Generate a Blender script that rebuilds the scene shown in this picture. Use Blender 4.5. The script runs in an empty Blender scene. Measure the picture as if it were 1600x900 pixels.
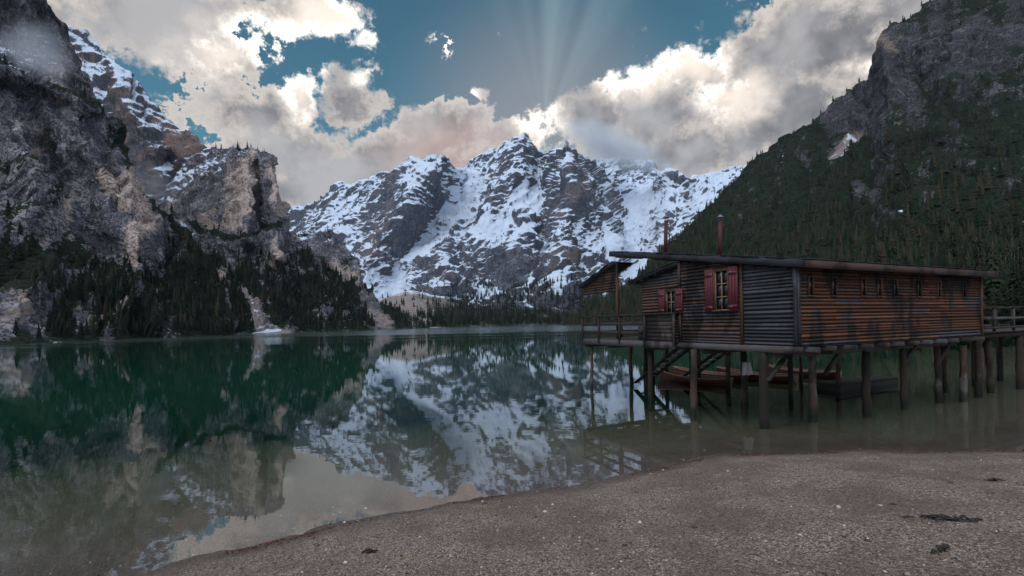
import bpy, bmesh, math, random
import numpy as np
from mathutils import Vector, Matrix
R_ = math.radians
random.seed(7)
rng = np.random.RandomState(11)
scene = bpy.context.scene
COL = scene.collection

# ------------------------------------------------------------------ camera
CAMH = 3.3
F = 711.0            # focal length in photograph pixels (1600 wide)
HOR = 506.0          # horizon row at the picture's middle
TH = R_(1.2)         # slight roll
cd = bpy.data.cameras.new('camera')
cam = bpy.data.objects.new('camera', cd)
COL.objects.link(cam)
cd.sensor_width = 36.0
cd.lens = F / 1600 * 36
cd.shift_y = (HOR - 450) / 1600
cd.clip_start = 0.1
cd.clip_end = 30000
ct, st = math.cos(TH), math.sin(TH)
cam.matrix_world = Matrix(((ct, st, 0, 0), (0, 0, -1, 0), (-st, ct, 0, CAMH), (0, 0, 0, 1)))
scene.camera = cam


def P(px, py, d):
    """world point that stands d metres ahead on the sight line of a photograph pixel"""
    dx = (np.asarray(px, float) - 800) / F
    dy = (HOR - np.asarray(py, float)) / F
    return (dx * ct + dy * st) * d, d + 0 * dx, CAMH + (-dx * st + dy * ct) * d


def ground_hit(px, py, z=0.0):
    dx = (px - 800) / F
    dy = (HOR - py) / F
    k = (z - CAMH) / (-dx * st + dy * ct)
    return (dx * ct + dy * st) * k, k


# ------------------------------------------------------------------ node helpers
class NT:
    def __init__(self, tree):
        self.t = tree
        self.t.nodes.clear()

    def n(self, typ, ins=None, **props):
        nd = self.t.nodes.new(typ)
        for k, v in props.items():
            setattr(nd, k, v)
        for k, v in (ins or {}).items():
            s = nd.inputs[k]
            if isinstance(v, bpy.types.NodeSocket):
                self.t.links.new(v, s)
            elif isinstance(v, bpy.types.Node):
                self.t.links.new(v.outputs[0], s)
            else:
                s.default_value = v
        return nd

    def m(self, op, a, b=0.0, c=0.0, clamp=False):
        return self.n('ShaderNodeMath', {0: a, 1: b, 2: c}, operation=op, use_clamp=clamp).outputs[0]

    def vm(self, op, a, b=(0, 0, 0), c=(0, 0, 0)):
        nd = self.n('ShaderNodeVectorMath', {0: a, 1: b}, operation=op)
        if op == 'MULTIPLY_ADD':
            if isinstance(c, bpy.types.NodeSocket):
                self.t.links.new(c, nd.inputs[2])
            else:
                nd.inputs[2].default_value = c
        return nd.outputs['Value' if op in ('LENGTH', 'DOT_PRODUCT', 'DISTANCE') else 'Vector']

    def noise(self, vec, scale, detail=4, rough=0.55, dist=0.0):
        return self.n('ShaderNodeTexNoise', {'Vector': vec, 'Scale': scale, 'Detail': detail, 'Roughness': rough,
                                             'Distortion': dist}).outputs['Fac']

    def sm(self, v, a, b, c=0.0, d=1.0, mode='SMOOTHSTEP'):
        return self.n('ShaderNodeMapRange', {'Value': v, 'From Min': a, 'From Max': b, 'To Min': c, 'To Max': d},
                      interpolation_type=mode).outputs[0]

    def mix(self, f, a, b, blend='MIX'):
        nd = self.t.nodes.new('ShaderNodeMix')
        nd.data_type = 'RGBA'
        nd.blend_type = blend
        for s, v in ((nd.inputs[0], f), (nd.inputs[6], a), (nd.inputs[7], b)):
            if isinstance(v, bpy.types.NodeSocket):
                self.t.links.new(v, s)
            elif isinstance(v, (int, float)):
                s.default_value = v
            else:
                s.default_value = tuple(v) + ((1,) if len(v) == 3 else ())
        return nd.outputs[2]

    def attr(self, name):
        return self.n('ShaderNodeAttribute', attribute_name=name).outputs['Fac']


def material(name):
    m = bpy.data.materials.new(name)
    m.use_nodes = True
    return m, NT(m.node_tree)


def finish(nt, color, rough=0.85, bump=None, bstr=0.3, bdist=0.02, spec=0.3, metal=0.0):
    ins = {'Base Color': color, 'Roughness': rough, 'Specular IOR Level': spec, 'Metallic': metal}
    if not isinstance(color, bpy.types.NodeSocket):
        ins['Base Color'] = tuple(color) + ((1,) if len(color) == 3 else ())
    b = nt.n('ShaderNodeBsdfPrincipled', ins)
    if bump is not None:
        bn = nt.n('ShaderNodeBump', {'Height': bump, 'Strength': bstr, 'Distance': bdist})
        nt.t.links.new(bn.outputs[0], b.inputs['Normal'])
    nt.n('ShaderNodeOutputMaterial', {'Surface': b.outputs[0]})
    return b


# ------------------------------------------------------------------ sky, sun, exposure
SUN_EL, SUN_AZ = 52.0, -150.0        # azimuth from +Y, clockwise seen from above
w = bpy.data.worlds.new('World')
scene.world = w
w.use_nodes = True
nt = NT(w.node_tree)
sky = nt.n('ShaderNodeTexSky', sky_type='NISHITA', sun_disc=False, sun_elevation=R_(SUN_EL),
           sun_rotation=R_(SUN_AZ), air_density=1.0, dust_density=0.4, ozone_density=2.0, altitude=1500)
skyc = nt.mix(1.0, sky.outputs[0], (0.46, 0.86, 0.70), 'MULTIPLY')
gen = nt.n('ShaderNodeTexCoord').outputs['Generated']
sep = nt.n('ShaderNodeSeparateXYZ', {0: gen})
gx, gy, gz = sep.outputs
yy = nt.m('MAXIMUM', gy, 0.05)
U = nt.m('DIVIDE', gx, yy)
V = nt.m('DIVIDE', gz, yy)
uv = nt.n('ShaderNodeCombineXYZ', {0: U, 1: V, 2: 0.0}).outputs[0]
# billow the outlines
wn = nt.n('ShaderNodeTexNoise', {'Vector': gen, 'Scale': 4.5, 'Detail': 4.0, 'Roughness': 0.6}).outputs['Color']
wn_b = nt.n('ShaderNodeSeparateXYZ', {0: wn}).outputs[2]
warp = nt.vm('MULTIPLY_ADD', wn, (0.17, 0.13, 0.0), (-0.085, -0.065, 0.0))
uvw = nt.vm('ADD', uv, warp)


def blob_field(blobs, base=-1.0):
    acc = None
    for px, py, rx, ry, k in blobs:
        X, Y, Z = P(px, py, 1.0)
        Z = Z - CAMH
        sx, sy = F / rx, F / ry
        q = nt.vm('MULTIPLY_ADD', uvw, (sx, sy, 0), (-float(X) * sx, -float(Z) * sy, 0))
        v = nt.m('SUBTRACT', k, nt.vm('LENGTH', q))
        acc = v if acc is None else nt.m('MAXIMUM', acc, v)
    return nt.m('MAXIMUM', acc, base)


clouds = [(230, 40, 190, 85, 1), (330, 90, 120, 60, .9), (470, 20, 130, 45, .9), (380, 165, 130, 55, .95),
          (470, 150, 60, 55, .9), (545, 150, 62, 60, 1), (430, 225, 160, 60, .95), (575, 50, 60, 40, .45),
          (380, 290, 330, 55, 1.0), (560, 270, 230, 55, 1.0), (690, 205, 95, 55, 1), (745, 152, 46, 34, .4),
          (640, 250, 210, 55, 1.0), (800, 215, 90, 32, 1), (850, 190, 40, 34, .8), (925, 185, 70, 55, 1),
          (1020, 170, 120, 75, 1), (1090, 110, 75, 45, 1), (1180, 100, 90, 65, 1), (1300, 60, 150, 100, 1.1),
          (1240, 180, 190, 90, 1.1), (1060, 235, 200, 60, 1.0), (686, 66, 70, 120, .04), (736, 70, 70, 50, .0),
          (790, 58, 90, 40, .0), (990, 46, 110, 70, .06), (1000, 108, 60, 34, .5), (1480, 40, 220, 200, 1),
          (-100, 100, 320, 260, 1)]
cov = blob_field(clouds, -1.3)
# beyond the picture broken cloud goes on all round
outm = nt.m('MAXIMUM', nt.sm(nt.m('ABSOLUTE', U), 1.15, 1.5), nt.sm(V, 0.70, 1.0))
outm = nt.m('MAXIMUM', outm, nt.sm(gy, 0.35, 0.15))
cov = nt.m('ADD', nt.m('MULTIPLY', cov, nt.m('SUBTRACT', 1.0, outm)),
           nt.m('MULTIPLY', outm, nt.sm(wn_b, 0.3, 0.55, -0.05, 0.9)))
f1 = nt.noise(gen, 8.0, 7, 0.62)
f2 = nt.noise(gen, 34.0, 4, 0.68)
fine = nt.m('ADD', nt.m('MULTIPLY', nt.m('SUBTRACT', f1, 0.5), 1.5), nt.m('MULTIPLY', nt.m('SUBTRACT', f2, 0.5), 1.4))
dens = nt.m('ADD', cov, fine)
wisp = nt.sm(nt.n('ShaderNodeSeparateXYZ', {0: wn}).outputs[0], 0.38, 0.62, 0.10, 0.50)
cmask = nt.sm(dens, 0.0, wisp)
thick = nt.sm(nt.m('ADD', dens, nt.m('MULTIPLY', nt.m('SUBTRACT', wn_b, 0.5), 1.0)), 0.05, 0.75)
bright = blob_field([(410, 60, 130, 60, 1), (520, 45, 100, 60, 1), (470, 130, 60, 65, 1), (330, 90, 110, 60, .8),
                     (570, 120, 40, 50, .6), (1000, 115, 90, 45, .9), (1080, 95, 80, 45, 1), (1140, 150, 130, 70, .6),
                     (845, 195, 60, 45, 1), (1340, 100, 110, 60, .5), (735, 150, 35, 25, .5), (687, 66, 40, 50, .45), (740, 70, 30, 25, .4), (790, 58, 30, 20, .4), (990, 46, 50, 40, .3)], -0.6)
bright = nt.sm(nt.m('ADD', bright, nt.m('MULTIPLY', nt.m('SUBTRACT', f1, 0.5), 2.0)), -0.15, 0.95)
warm = blob_field([(710, 235, 130, 55, 1), (770, 250, 80, 50, 1)], -1.0)
warm = nt.sm(warm, -0.3, 0.8)
soft = nt.m('ADD', nt.m('MULTIPLY', wn_b, 0.7), nt.m('MULTIPLY', f1, 0.3))
body_dark = nt.mix(nt.sm(soft, 0.40, 0.60), (0.130, 0.130, 0.140), (0.375, 0.368, 0.372))
body_dark = nt.mix(outm, body_dark, nt.mix(soft, (0.34, 0.42, 0.55), (0.50, 0.59, 0.74)))  # unseen cloud beyond the frame tinted bluer to cool the scene light
body_dark = nt.mix(nt.m('MULTIPLY', warm, 0.45), body_dark, (0.62, 0.43, 0.36))
body = nt.mix(bright, body_dark, (0.86, 0.755, 0.66))
rim = nt.mix(nt.sm(bright, 0.0, 0.6), (0.54, 0.49, 0.45), (1.5, 1.38, 1.24))
ccol = nt.mix(thick, rim, body)
# faint shafts fanning up from the sun behind the summit
sx_, _, sz_ = P(850, 205, 1.0)
du = nt.m('SUBTRACT', U, float(sx_))
dv = nt.m('SUBTRACT', V, float(sz_) - CAMH)
ang = nt.m('DIVIDE', du, nt.m('MAXIMUM', dv, 0.02))
shaft = nt.noise(nt.n('ShaderNodeCombineXYZ', {0: ang, 1: 0.0, 2: 7.3}).outputs[0], 2.6, 2, 0.55)
shaft = nt.m('MULTIPLY', nt.sm(shaft, 0.36, 0.72), nt.sm(nt.m('ABSOLUTE', nt.m('SUBTRACT', ang, 0.15)), 0.8, 0.0))
skyc = nt.mix(nt.m('MULTIPLY', shaft, 0.60), skyc, (2.4, 3.9, 4.4))
glow = nt.sm(nt.vm('LENGTH', nt.n('ShaderNodeCombineXYZ', {0: du, 1: dv, 2: 0.0}).outputs[0]), 0.42, 0.02)
skyc = nt.mix(nt.m('MULTIPLY', glow, 0.45), skyc, (4.2, 3.5, 3.2))
bg1 = nt.n('ShaderNodeBackground', {'Color': skyc, 'Strength': 0.095})
bg2 = nt.n('ShaderNodeBackground', {'Color': ccol, 'Strength': 1.0})
ms = nt.n('ShaderNodeMixShader', {0: cmask, 1: bg1.outputs[0], 2: bg2.outputs[0]})
nt.n('ShaderNodeOutputWorld', {'Surface': ms.outputs[0]})
w.cycles.sampling_method = 'NONE'

sl = bpy.data.lights.new('sun', 'SUN')
sl.energy = 1.5
sl.angle = R_(50)
sl.color = (0.90, 0.95, 1.0)
so = bpy.data.objects.new('sun', sl)
COL.objects.link(so)
az, el = R_(SUN_AZ), R_(SUN_EL)
sdir = Vector((math.sin(az) * math.cos(el), math.cos(az) * math.cos(el), math.sin(el)))
so.rotation_euler = (-sdir).to_track_quat('-Z', 'Y').to_euler()
so.location = sdir * 100
vs = scene.view_settings
vs.view_transform = 'Standard'
vs.look = 'None'
vs.gamma = 1
vs.exposure = 0.36
vs.use_curve_mapping = False
scene.render.film_transparent = False
scene.cycles.use_denoising = True
scene.cycles.use_adaptive_sampling = True
scene.cycles.adaptive_threshold = 0.02
scene.cycles.max_bounces = 5
scene.cycles.diffuse_bounces = 2
scene.cycles.glossy_bounces = 2
scene.cycles.transparent_max_bounces = 8
scene.cycles.volume_bounces = 1

# ------------------------------------------------------------------ numpy noise
perm = np.arange(256)
np.random.RandomState(3).shuffle(perm)
perm = np.concatenate([perm, perm, perm])
G3 = np.array([[1, 1, 0], [-1, 1, 0], [1, -1, 0], [-1, -1, 0], [1, 0, 1], [-1, 0, 1], [1, 0, -1], [-1, 0, -1],
               [0, 1, 1], [0, -1, 1], [0, 1, -1], [0, -1, -1], [1, 1, 0], [0, -1, 1], [-1, 1, 0], [0, -1, -1]], float)


def pn(x, y, z):
    xi, yi, zi = np.floor(x).astype(int), np.floor(y).astype(int), np.floor(z).astype(int)
    xf, yf, zf = x - xi, y - yi, z - zi
    xi &= 255; yi &= 255; zi &= 255
    f = lambda t: t * t * t * (t * (t * 6 - 15) + 10)
    u, v, w_ = f(xf), f(yf), f(zf)
    r = 0
    for a in (0, 1):
        for b in (0, 1):
            for c in (0, 1):
                g = G3[perm[perm[perm[xi + a] + yi + b] + zi + c] & 15]
                d = g[..., 0] * (xf - a) + g[..., 1] * (yf - b) + g[..., 2] * (zf - c)
                r = r + d * (u if a else 1 - u) * (v if b else 1 - v) * (w_ if c else 1 - w_)
    return r


def fbm(x, y, z, o=4, g=0.5):
    r, a = 0, 1.0
    for i in range(o):
        r = r + a * pn(x + 17.3 * i, y + 5.1 * i, z + 9.7 * i)
        x, y, z, a = x * 2.03, y * 2.03, z * 2.03, a * g
    return r


def ridged(x, y, z, o=4, g=0.5):
    r, a = 0, 1.0
    for i in range(o):
        r = r + a * (0.5 - 2.2 * np.abs(pn(x + 31.7 * i, y + 3.1 * i, z + 7.9 * i)))
        x, y, z, a = x * 2.07, y * 2.07, z * 2.07, a * g
    return r


# ------------------------------------------------------------------ mesh helpers
def mesh_from(name, verts, faces, mats=(), smooth=False):
    me = bpy.data.meshes.new(name)
    verts = np.asarray(verts, np.float32)
    me.vertices.add(len(verts))
    me.vertices.foreach_set('co', verts.ravel())
    if isinstance(faces, np.ndarray):
        k = faces.shape[1]
        me.loops.add(faces.size)
        me.loops.foreach_set('vertex_index', faces.ravel().astype(np.int32))
        me.polygons.add(len(faces))
        me.polygons.foreach_set('loop_start', np.arange(0, faces.size, k, dtype=np.int32))
    else:
        tot = sum(len(f) for f in faces)
        me.loops.add(tot)
        me.loops.foreach_set('vertex_index', np.array([i for f in faces for i in f], np.int32))
        me.polygons.add(len(faces))
        ls = np.concatenate([[0], np.cumsum([len(f) for f in faces])[:-1]]).astype(np.int32)
        me.polygons.foreach_set('loop_start', ls)
    for m in mats:
        me.materials.append(m)
    me.update(calc_edges=True)
    if smooth:
        me.polygons.foreach_set('use_smooth', np.ones(len(me.polygons), bool))
    return me


def fattr(me, name, vals):
    a = me.attributes.new(name, 'FLOAT', 'POINT')
    a.data.foreach_set('value', np.asarray(vals, np.float32).ravel())


def link(name, me, parent=None, loc=(0, 0, 0), rot=(0, 0, 0), scale=(1, 1, 1)):
    o = bpy.data.objects.new(name, me)
    COL.objects.link(o)
    o.location = loc
    o.rotation_euler = rot
    o.scale = scale
    if parent is not None:
        o.parent = parent
    return o


def tag(o, label=None, cat=None, group=None, kind=None):
    if label: o['label'] = label
    if cat: o['category'] = cat
    if group: o['group'] = group
    if kind: o['kind'] = kind
    return o


class MB:
    """collects shapes; build() links them as one mesh object"""
    def __init__(self):
        self.v, self.f = [], []

    def add(self, vs_, fs_):
        b = len(self.v)
        self.v += [tuple(p) for p in vs_]
        self.f += [tuple(i + b for i in f) for f in fs_]
        return self

    def box(self, x0, x1, y0, y1, z0, z1, bev=0.0):
        if bev <= 0:
            self.add([(x, y, z) for z in (z0, z1) for (x, y) in ((x0, y0), (x1, y0), (x1, y1), (x0, y1))],
                     [(3, 2, 1, 0), (4, 5, 6, 7), (0, 1, 5, 4), (1, 2, 6, 5), (2, 3, 7, 6), (3, 0, 4, 7)])
            return self
        bm = bmesh.new()
        bmesh.ops.create_cube(bm, size=1)
        bmesh.ops.scale(bm, vec=(x1 - x0, y1 - y0, z1 - z0), verts=bm.verts)
        bmesh.ops.translate(bm, vec=((x0 + x1) / 2, (y0 + y1) / 2, (z0 + z1) / 2), verts=bm.verts)
        bmesh.ops.bevel(bm, geom=bm.edges[:], offset=bev, segments=1, affect='EDGES')
        bm.verts.index_update()
        self.add([v.co[:] for v in bm.verts], [[v.index for v in f.verts] for f in bm.faces])
        bm.free()
        return self

    def bar(self, a, b, wx, wz, up=(0, 0, 1)):
        a, b = Vector(a), Vector(b)
        d = (b - a).normalized()
        s = d.cross(Vector(up))
        if s.length < 1e-4:
            s = d.cross(Vector((1, 0, 0)))
        s.normalize()
        u = s.cross(d)
        c = [a + s * i * wx / 2 + u * j * wz / 2 for i, j in ((-1, -1), (1, -1), (1, 1), (-1, 1))]
        e = [p + (b - a) for p in c]
        self.add(c + e, [(0, 1, 2, 3), (7, 6, 5, 4), (0, 4, 5, 1), (1, 5, 6, 2), (2, 6, 7, 3), (3, 7, 4, 0)])
        return self

    def tube(self, pts, rads, n=10, jit=0.0, caps=True):
        pts = [Vector(p) for p in pts]
        base = len(self.v)
        for i, p in enumerate(pts):
            d = (pts[min(i + 1, len(pts) - 1)] - pts[max(i - 1, 0)]).normalized()
            s = d.cross(Vector((0, 1, 0)) if abs(d.y) < 0.9 else Vector((1, 0, 0))).normalized()
            u = s.cross(d)
            for k in range(n):
                a = 2 * math.pi * k / n
                r = rads[i] * (1 + random.uniform(-jit, jit))
                self.v.append(tuple(p + s * math.cos(a) * r + u * math.sin(a) * r))
        for i in range(len(pts) - 1):
            for k in range(n):
                k2 = (k + 1) % n
                self.f.append((base + i * n + k, base + i * n + k2, base + (i + 1) * n + k2, base + (i + 1) * n + k))
        if caps:
            self.f.append(tuple(base + k for k in range(n))[::-1])
            self.f.append(tuple(base + (len(pts) - 1) * n + k for k in range(n)))
        return self

    def mesh(self, name, mat, smooth=False):
        me = mesh_from(name, self.v, self.f, [mat] if mat else [], smooth)
        return me

    def build(self, name, mat, parent=None, loc=(0, 0, 0), smooth=False):
        return link(name, self.mesh(name, mat, smooth), parent, loc)


def empty(name, loc=(0, 0, 0), rz=0.0, parent=None):
    o = bpy.data.objects.new(name, None)
    COL.objects.link(o)
    o.empty_display_size = 0.3
    o.location = loc
    o.rotation_euler = (0, 0, rz)
    if parent: o.parent = parent
    return o


#@@MATERIALS
# ------------------------------------------------------------------ terrain materials
def rock_material(name, snow_lo, snow_amt, rock_a, rock_b, rock_c, scale=1.0, mw=1.3, veg=(0.009, 0.016, 0.008), streak=1.0):
    m, nt = material(name)
    geo = nt.n('ShaderNodeNewGeometry')
    pos = geo.outputs['Position']
    nz = nt.n('ShaderNodeSeparateXYZ', {0: geo.outputs['Normal']}).outputs[2]
    forest, snowb, scree, redb = (nt.attr(a) for a in ('forest', 'snow', 'scree', 'red'))
    s = 1.0 / scale
    big = nt.noise(pos, 0.012 * s, 4, 0.6)
    mid = nt.noise(pos, 0.06 * s, 4, 0.68)
    fin = nt.noise(pos, 0.45 * s, 3, 0.7)
    st_ = nt.noise(nt.vm('MULTIPLY', pos, (0.09 * s, 0.09 * s, 0.016 * s)), 1.0, 4, 0.68)
    strata = nt.noise(nt.vm('MULTIPLY', pos, (0.014 * s, 0.014 * s, 0.10 * s)), 1.0, 4, 0.65)
    col = nt.mix(nt.sm(st_, 0.38, 0.62), rock_a, rock_b)
    col = nt.mix(nt.m('MULTIPLY', nt.sm(strata, 0.48, 0.66), 0.55), col, tuple(c * 0.55 for c in rock_a))
    dk = tuple(c * 0.28 for c in rock_a)
    col = nt.mix(nt.sm(fin, 0.47, 0.58, 0.0, 0.8), col, dk)
    crack = nt.sm(nt.m('ABSOLUTE', nt.m('SUBTRACT', st_, 0.5)), 0.0, 0.035, 0.8, 0.0)
    col = nt.mix(crack, col, dk)
    col = nt.mix(nt.sm(mid, 0.52, 0.66, 0.0, 0.75), col, dk)
    rf = nt.sm(nt.m('ADD', nt.m('ADD', big, redb), nt.m('MULTIPLY', nt.m('SUBTRACT', mid, 0.5), 0.8)), 0.52, 0.70)
    col = nt.mix(nt.m('MULTIPLY', rf, nt.sm(fin, 0.46, 0.60, 1.0, 0.30)), col, rock_c)
    # scree: pale stones
    sc = nt.sm(nt.m('ADD', scree, nt.m('MULTIPLY', nt.m('SUBTRACT', mid, 0.5), 0.9)), 0.45, 0.6)
    col = nt.mix(sc, col, nt.mix(nt.sm(nt.m('ADD', nt.m('MULTIPLY', fin, 0.5), nt.m('MULTIPLY', st_, 0.5)), 0.36, 0.62), (0.13, 0.105, 0.10), (0.40, 0.33, 0.30)))
    # low shrubs and moss where it is flat enough to grow
    vf = nt.m('ADD', nt.m('ADD', forest, nt.m('MULTIPLY', nt.m('SUBTRACT', mid, 0.5), 1.5)),
              nt.m('MULTIPLY', nt.m('SUBTRACT', nz, 0.45), 0.9))
    vf = nt.m('ADD', vf, nt.m('MULTIPLY', nt.m('SUBTRACT', fin, 0.5), 1.5))
    vf = nt.sm(vf, 0.45, 0.54)
    vcol = nt.mix(nt.sm(fin, 0.36, 0.64), tuple(c * 0.45 for c in veg), tuple(c * 2.1 for c in veg))
    col = nt.mix(vf, col, vcol)
    # snow lies on ledges and in hollows
    sf = nt.m('ADD', nt.m('ADD', nt.m('MULTIPLY', nt.m('SUBTRACT', nz, snow_lo), 2.2), nt.m('MULTIPLY', snowb, 1.0)),
              nt.m('MULTIPLY', nt.m('SUBTRACT', mid, 0.5), mw))
    sf = nt.m('ADD', sf, nt.m('MULTIPLY', nt.m('SUBTRACT', fin, 0.5), 1.7))
    sf = nt.m('ADD', sf, nt.m('MULTIPLY', nt.m('SUBTRACT', strata, 0.5), 0.6))
    sf = nt.m('ADD', sf, snow_amt)
    sf = nt.sm(sf, 0.0, 0.28)
    col = nt.mix(sf, col, (0.72, 0.81, 0.95))
    hgt = nt.m('ADD', nt.m('MULTIPLY', mid, 0.7), nt.m('MULTIPLY', fin, 0.4))
    finish(nt, col, 0.9, hgt, 1.0, 9.0 * scale, 0.15)
    return m


M = {}
M['main_rock'] = rock_material('snowy limestone', 0.62, 0.36, (0.105, 0.112, 0.145), (0.17, 0.176, 0.21), (0.21, 0.165, 0.16), 2.0, 0.45)
M['left_rock'] = rock_material('cliff limestone', 0.55, -1.05, (0.14, 0.14, 0.17), (0.38, 0.355, 0.375), (0.57, 0.45, 0.39), 0.8)
M['back_rock'] = rock_material('snow dusted ridge rock', 0.55, -0.25, (0.10, 0.10, 0.12), (0.18, 0.165, 0.17), (0.26, 0.165, 0.13), 1.0)
M['right_rock'] = rock_material('wooded slope rock', 0.75, -1.4, (0.07, 0.07, 0.082), (0.14, 0.135, 0.145), (0.26, 0.20, 0.16), 0.8)
M['valley'] = rock_material('valley gravel', 0.9, -1.2, (0.16, 0.14, 0.13), (0.30, 0.25, 0.22), (0.36, 0.28, 0.23), 0.8)


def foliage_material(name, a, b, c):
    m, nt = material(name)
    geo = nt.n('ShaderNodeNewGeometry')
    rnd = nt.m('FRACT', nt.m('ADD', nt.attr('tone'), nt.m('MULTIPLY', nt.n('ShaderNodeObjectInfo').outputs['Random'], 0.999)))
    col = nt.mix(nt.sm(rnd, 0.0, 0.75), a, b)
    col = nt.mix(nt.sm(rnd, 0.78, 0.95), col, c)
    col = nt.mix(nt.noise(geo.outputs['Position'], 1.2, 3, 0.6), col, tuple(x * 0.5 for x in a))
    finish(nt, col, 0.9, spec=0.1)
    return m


M['needles'] = foliage_material('conifer needles', (0.010, 0.021, 0.012), (0.034, 0.050, 0.024), (0.060, 0.050, 0.030))
M['larch'] = foliage_material('larch twigs', (0.034, 0.032, 0.019), (0.070, 0.058, 0.038), (0.024, 0.038, 0.019))
M['dark_needles'] = foliage_material('blackish conifer needles', (0.007, 0.011, 0.008), (0.013, 0.018, 0.012), (0.028, 0.023, 0.017))  # near-black conifers, the darkest of the foliage tones
m, nt = material('conifer bark')
finish(nt, nt.mix(nt.noise(nt.n('ShaderNodeNewGeometry').outputs['Position'], 9, 4), (0.05, 0.035, 0.027), (0.11, 0.085, 0.07)))
M['bark'] = m


def wood_material(name, a, b, grey, greyness, axis=0, dark_top=None):
    """weathered boards: grain along the object's own axis, tone of each board, patches of silvering and stain"""
    m, nt = material(name)
    tc = nt.n('ShaderNodeTexCoord')
    oc = tc.outputs['Object']
    rnd = nt.n('ShaderNodeObjectInfo').outputs['Random']
    wpos = nt.n('ShaderNodeNewGeometry').outputs['Position']
    sc = [38.0, 38.0, 38.0]
    sc[axis] = 1.6
    off = nt.n('ShaderNodeCombineXYZ', {0: nt.m('MULTIPLY', rnd, 71.0), 1: nt.m('MULTIPLY', rnd, 37.0), 2: rnd}).outputs[0]
    gv = nt.vm('ADD', nt.vm('MULTIPLY', oc, tuple(sc)), off)
    grain = nt.noise(gv, 1.0, 5, 0.65)
    knots = nt.noise(nt.vm('ADD', nt.vm('MULTIPLY', oc, tuple(0.18 * q for q in sc)), off), 1.0, 3, 0.6)
    col = nt.mix(nt.sm(nt.m('ADD', nt.m('MULTIPLY', grain, 0.7), nt.m('MULTIPLY', rnd, 0.55)), 0.32, 0.95), a, b)
    col = nt.mix(nt.sm(knots, 0.55, 0.75, 0.0, 0.7), col, tuple(x * 0.35 for x in a))
    patch = nt.noise(wpos, 0.9, 5, 0.6)
    stain = nt.noise(nt.vm('MULTIPLY', wpos, (1.1, 1.1, 0.55)), 1.0, 5, 0.6)
    gf = nt.sm(nt.m('ADD', patch, nt.m('MULTIPLY', nt.m('SUBTRACT', rnd, 0.5), 0.35)), 0.62 - greyness, 0.72 - greyness)
    col = nt.mix(gf, col, nt.mix(grain, tuple(x * 0.55 for x in grey), grey))
    col = nt.mix(nt.sm(stain, 0.50, 0.62, 0.0, 0.88), col, (0.012, 0.009, 0.009))
    if dark_top:      # wet, algae covered band at the waterline
        wz = nt.n('ShaderNodeSeparateXYZ', {0: wpos}).outputs[2]
        wetb = nt.sm(nt.m('ADD', wz, nt.m('MULTIPLY', nt.m('SUBTRACT', patch, 0.5), 0.5)), 0.42, 0.10)
        col = nt.mix(nt.m('MULTIPLY', wetb, 0.85), col, (0.012, 0.013, 0.009))
    finish(nt, col, 0.8, nt.m('ADD', grain, knots), 0.35, 0.01, 0.25)
    return m


M['wood_warm'] = wood_material('weathered brown siding', (0.072, 0.026, 0.014), (0.195, 0.074, 0.034), (0.085, 0.074, 0.078), 0.03)
M['wood_brown'] = wood_material('brown grey siding', (0.062, 0.036, 0.027), (0.130, 0.075, 0.052), (0.105, 0.090, 0.092), 0.10, 0)
M['wood_grey'] = wood_material('silvered siding', (0.030, 0.029, 0.036), (0.066, 0.064, 0.076), (0.080, 0.083, 0.102), 0.16, 0)
M['beam'] = wood_material('old timber beam', (0.032, 0.024, 0.021), (0.080, 0.062, 0.054), (0.105, 0.098, 0.104), 0.08, 1)
M['beam_x'] = wood_material('old timber beam lengthwise', (0.032, 0.024, 0.021), (0.080, 0.062, 0.054), (0.105, 0.098, 0.104), 0.08, 0)
M['post'] = wood_material('lake pile timber', (0.020, 0.014, 0.011), (0.085, 0.056, 0.040), (0.145, 0.125, 0.112), 0.02, 2, True)
M['roof'] = wood_material('dark roof shingle', (0.014, 0.014, 0.018), (0.045, 0.045, 0.055), (0.05, 0.055, 0.07), 0.05, 1)
M['fascia'] = wood_material('brown fascia', (0.045, 0.026, 0.020), (0.090, 0.054, 0.042), (0.080, 0.068, 0.066), 0.02, 0)
M['trim'] = wood_material('brown trim', (0.06, 0.028, 0.016), (0.115, 0.056, 0.032), (0.085, 0.07, 0.066), 0.0, 2)


def simple(name, col, rough=0.6, var=0.35, scale=6.0, metal=0.0, spec=0.4):
    m, nt = material(name)
    n_ = nt.noise(nt.n('ShaderNodeTexCoord').outputs['Object'], scale, 5, 0.6)
    finish(nt, nt.mix(n_, tuple(c * (1 - var) for c in col), tuple(min(1, c * (1 + var)) for c in col)), rough, n_, 0.15, 0.01, spec, metal)
    return m


M['red'] = simple('faded red shutter paint', (0.095, 0.013, 0.020), 0.65, 0.45, 5)
M['frame'] = simple('pale window frame', (0.26, 0.17, 0.10), 0.6, 0.3)
M['pipe'] = simple('rusty red flue', (0.060, 0.012, 0.009), 0.6, 0.6, 7)
M['cap'] = simple('grey sheet metal', (0.16, 0.16, 0.18), 0.45, 0.3, 5, 0.6)
M['dark_wall'] = simple('dark wall core', (0.018, 0.014, 0.013), 0.9)
m, nt = material('window glass')
finish(nt, (0.012, 0.014, 0.018), 0.06, spec=0.5)
M['glass'] = m
M['boat_out'] = simple('varnished red brown hull', (0.085, 0.026, 0.016), 0.4, 0.4, 3)
M['boat_in'] = simple('varnished orange plank', (0.30, 0.12, 0.045), 0.4, 0.35, 4)
M['boat_rim'] = simple('pale gunwale', (0.34, 0.20, 0.14), 0.45, 0.3, 5)
M['tread'] = simple('pale worn tread', (0.30, 0.29, 0.29), 0.8, 0.3, 5)
M['dock'] = simple('wet dark dock wood', (0.03, 0.024, 0.02), 0.7, 0.4, 5)
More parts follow.
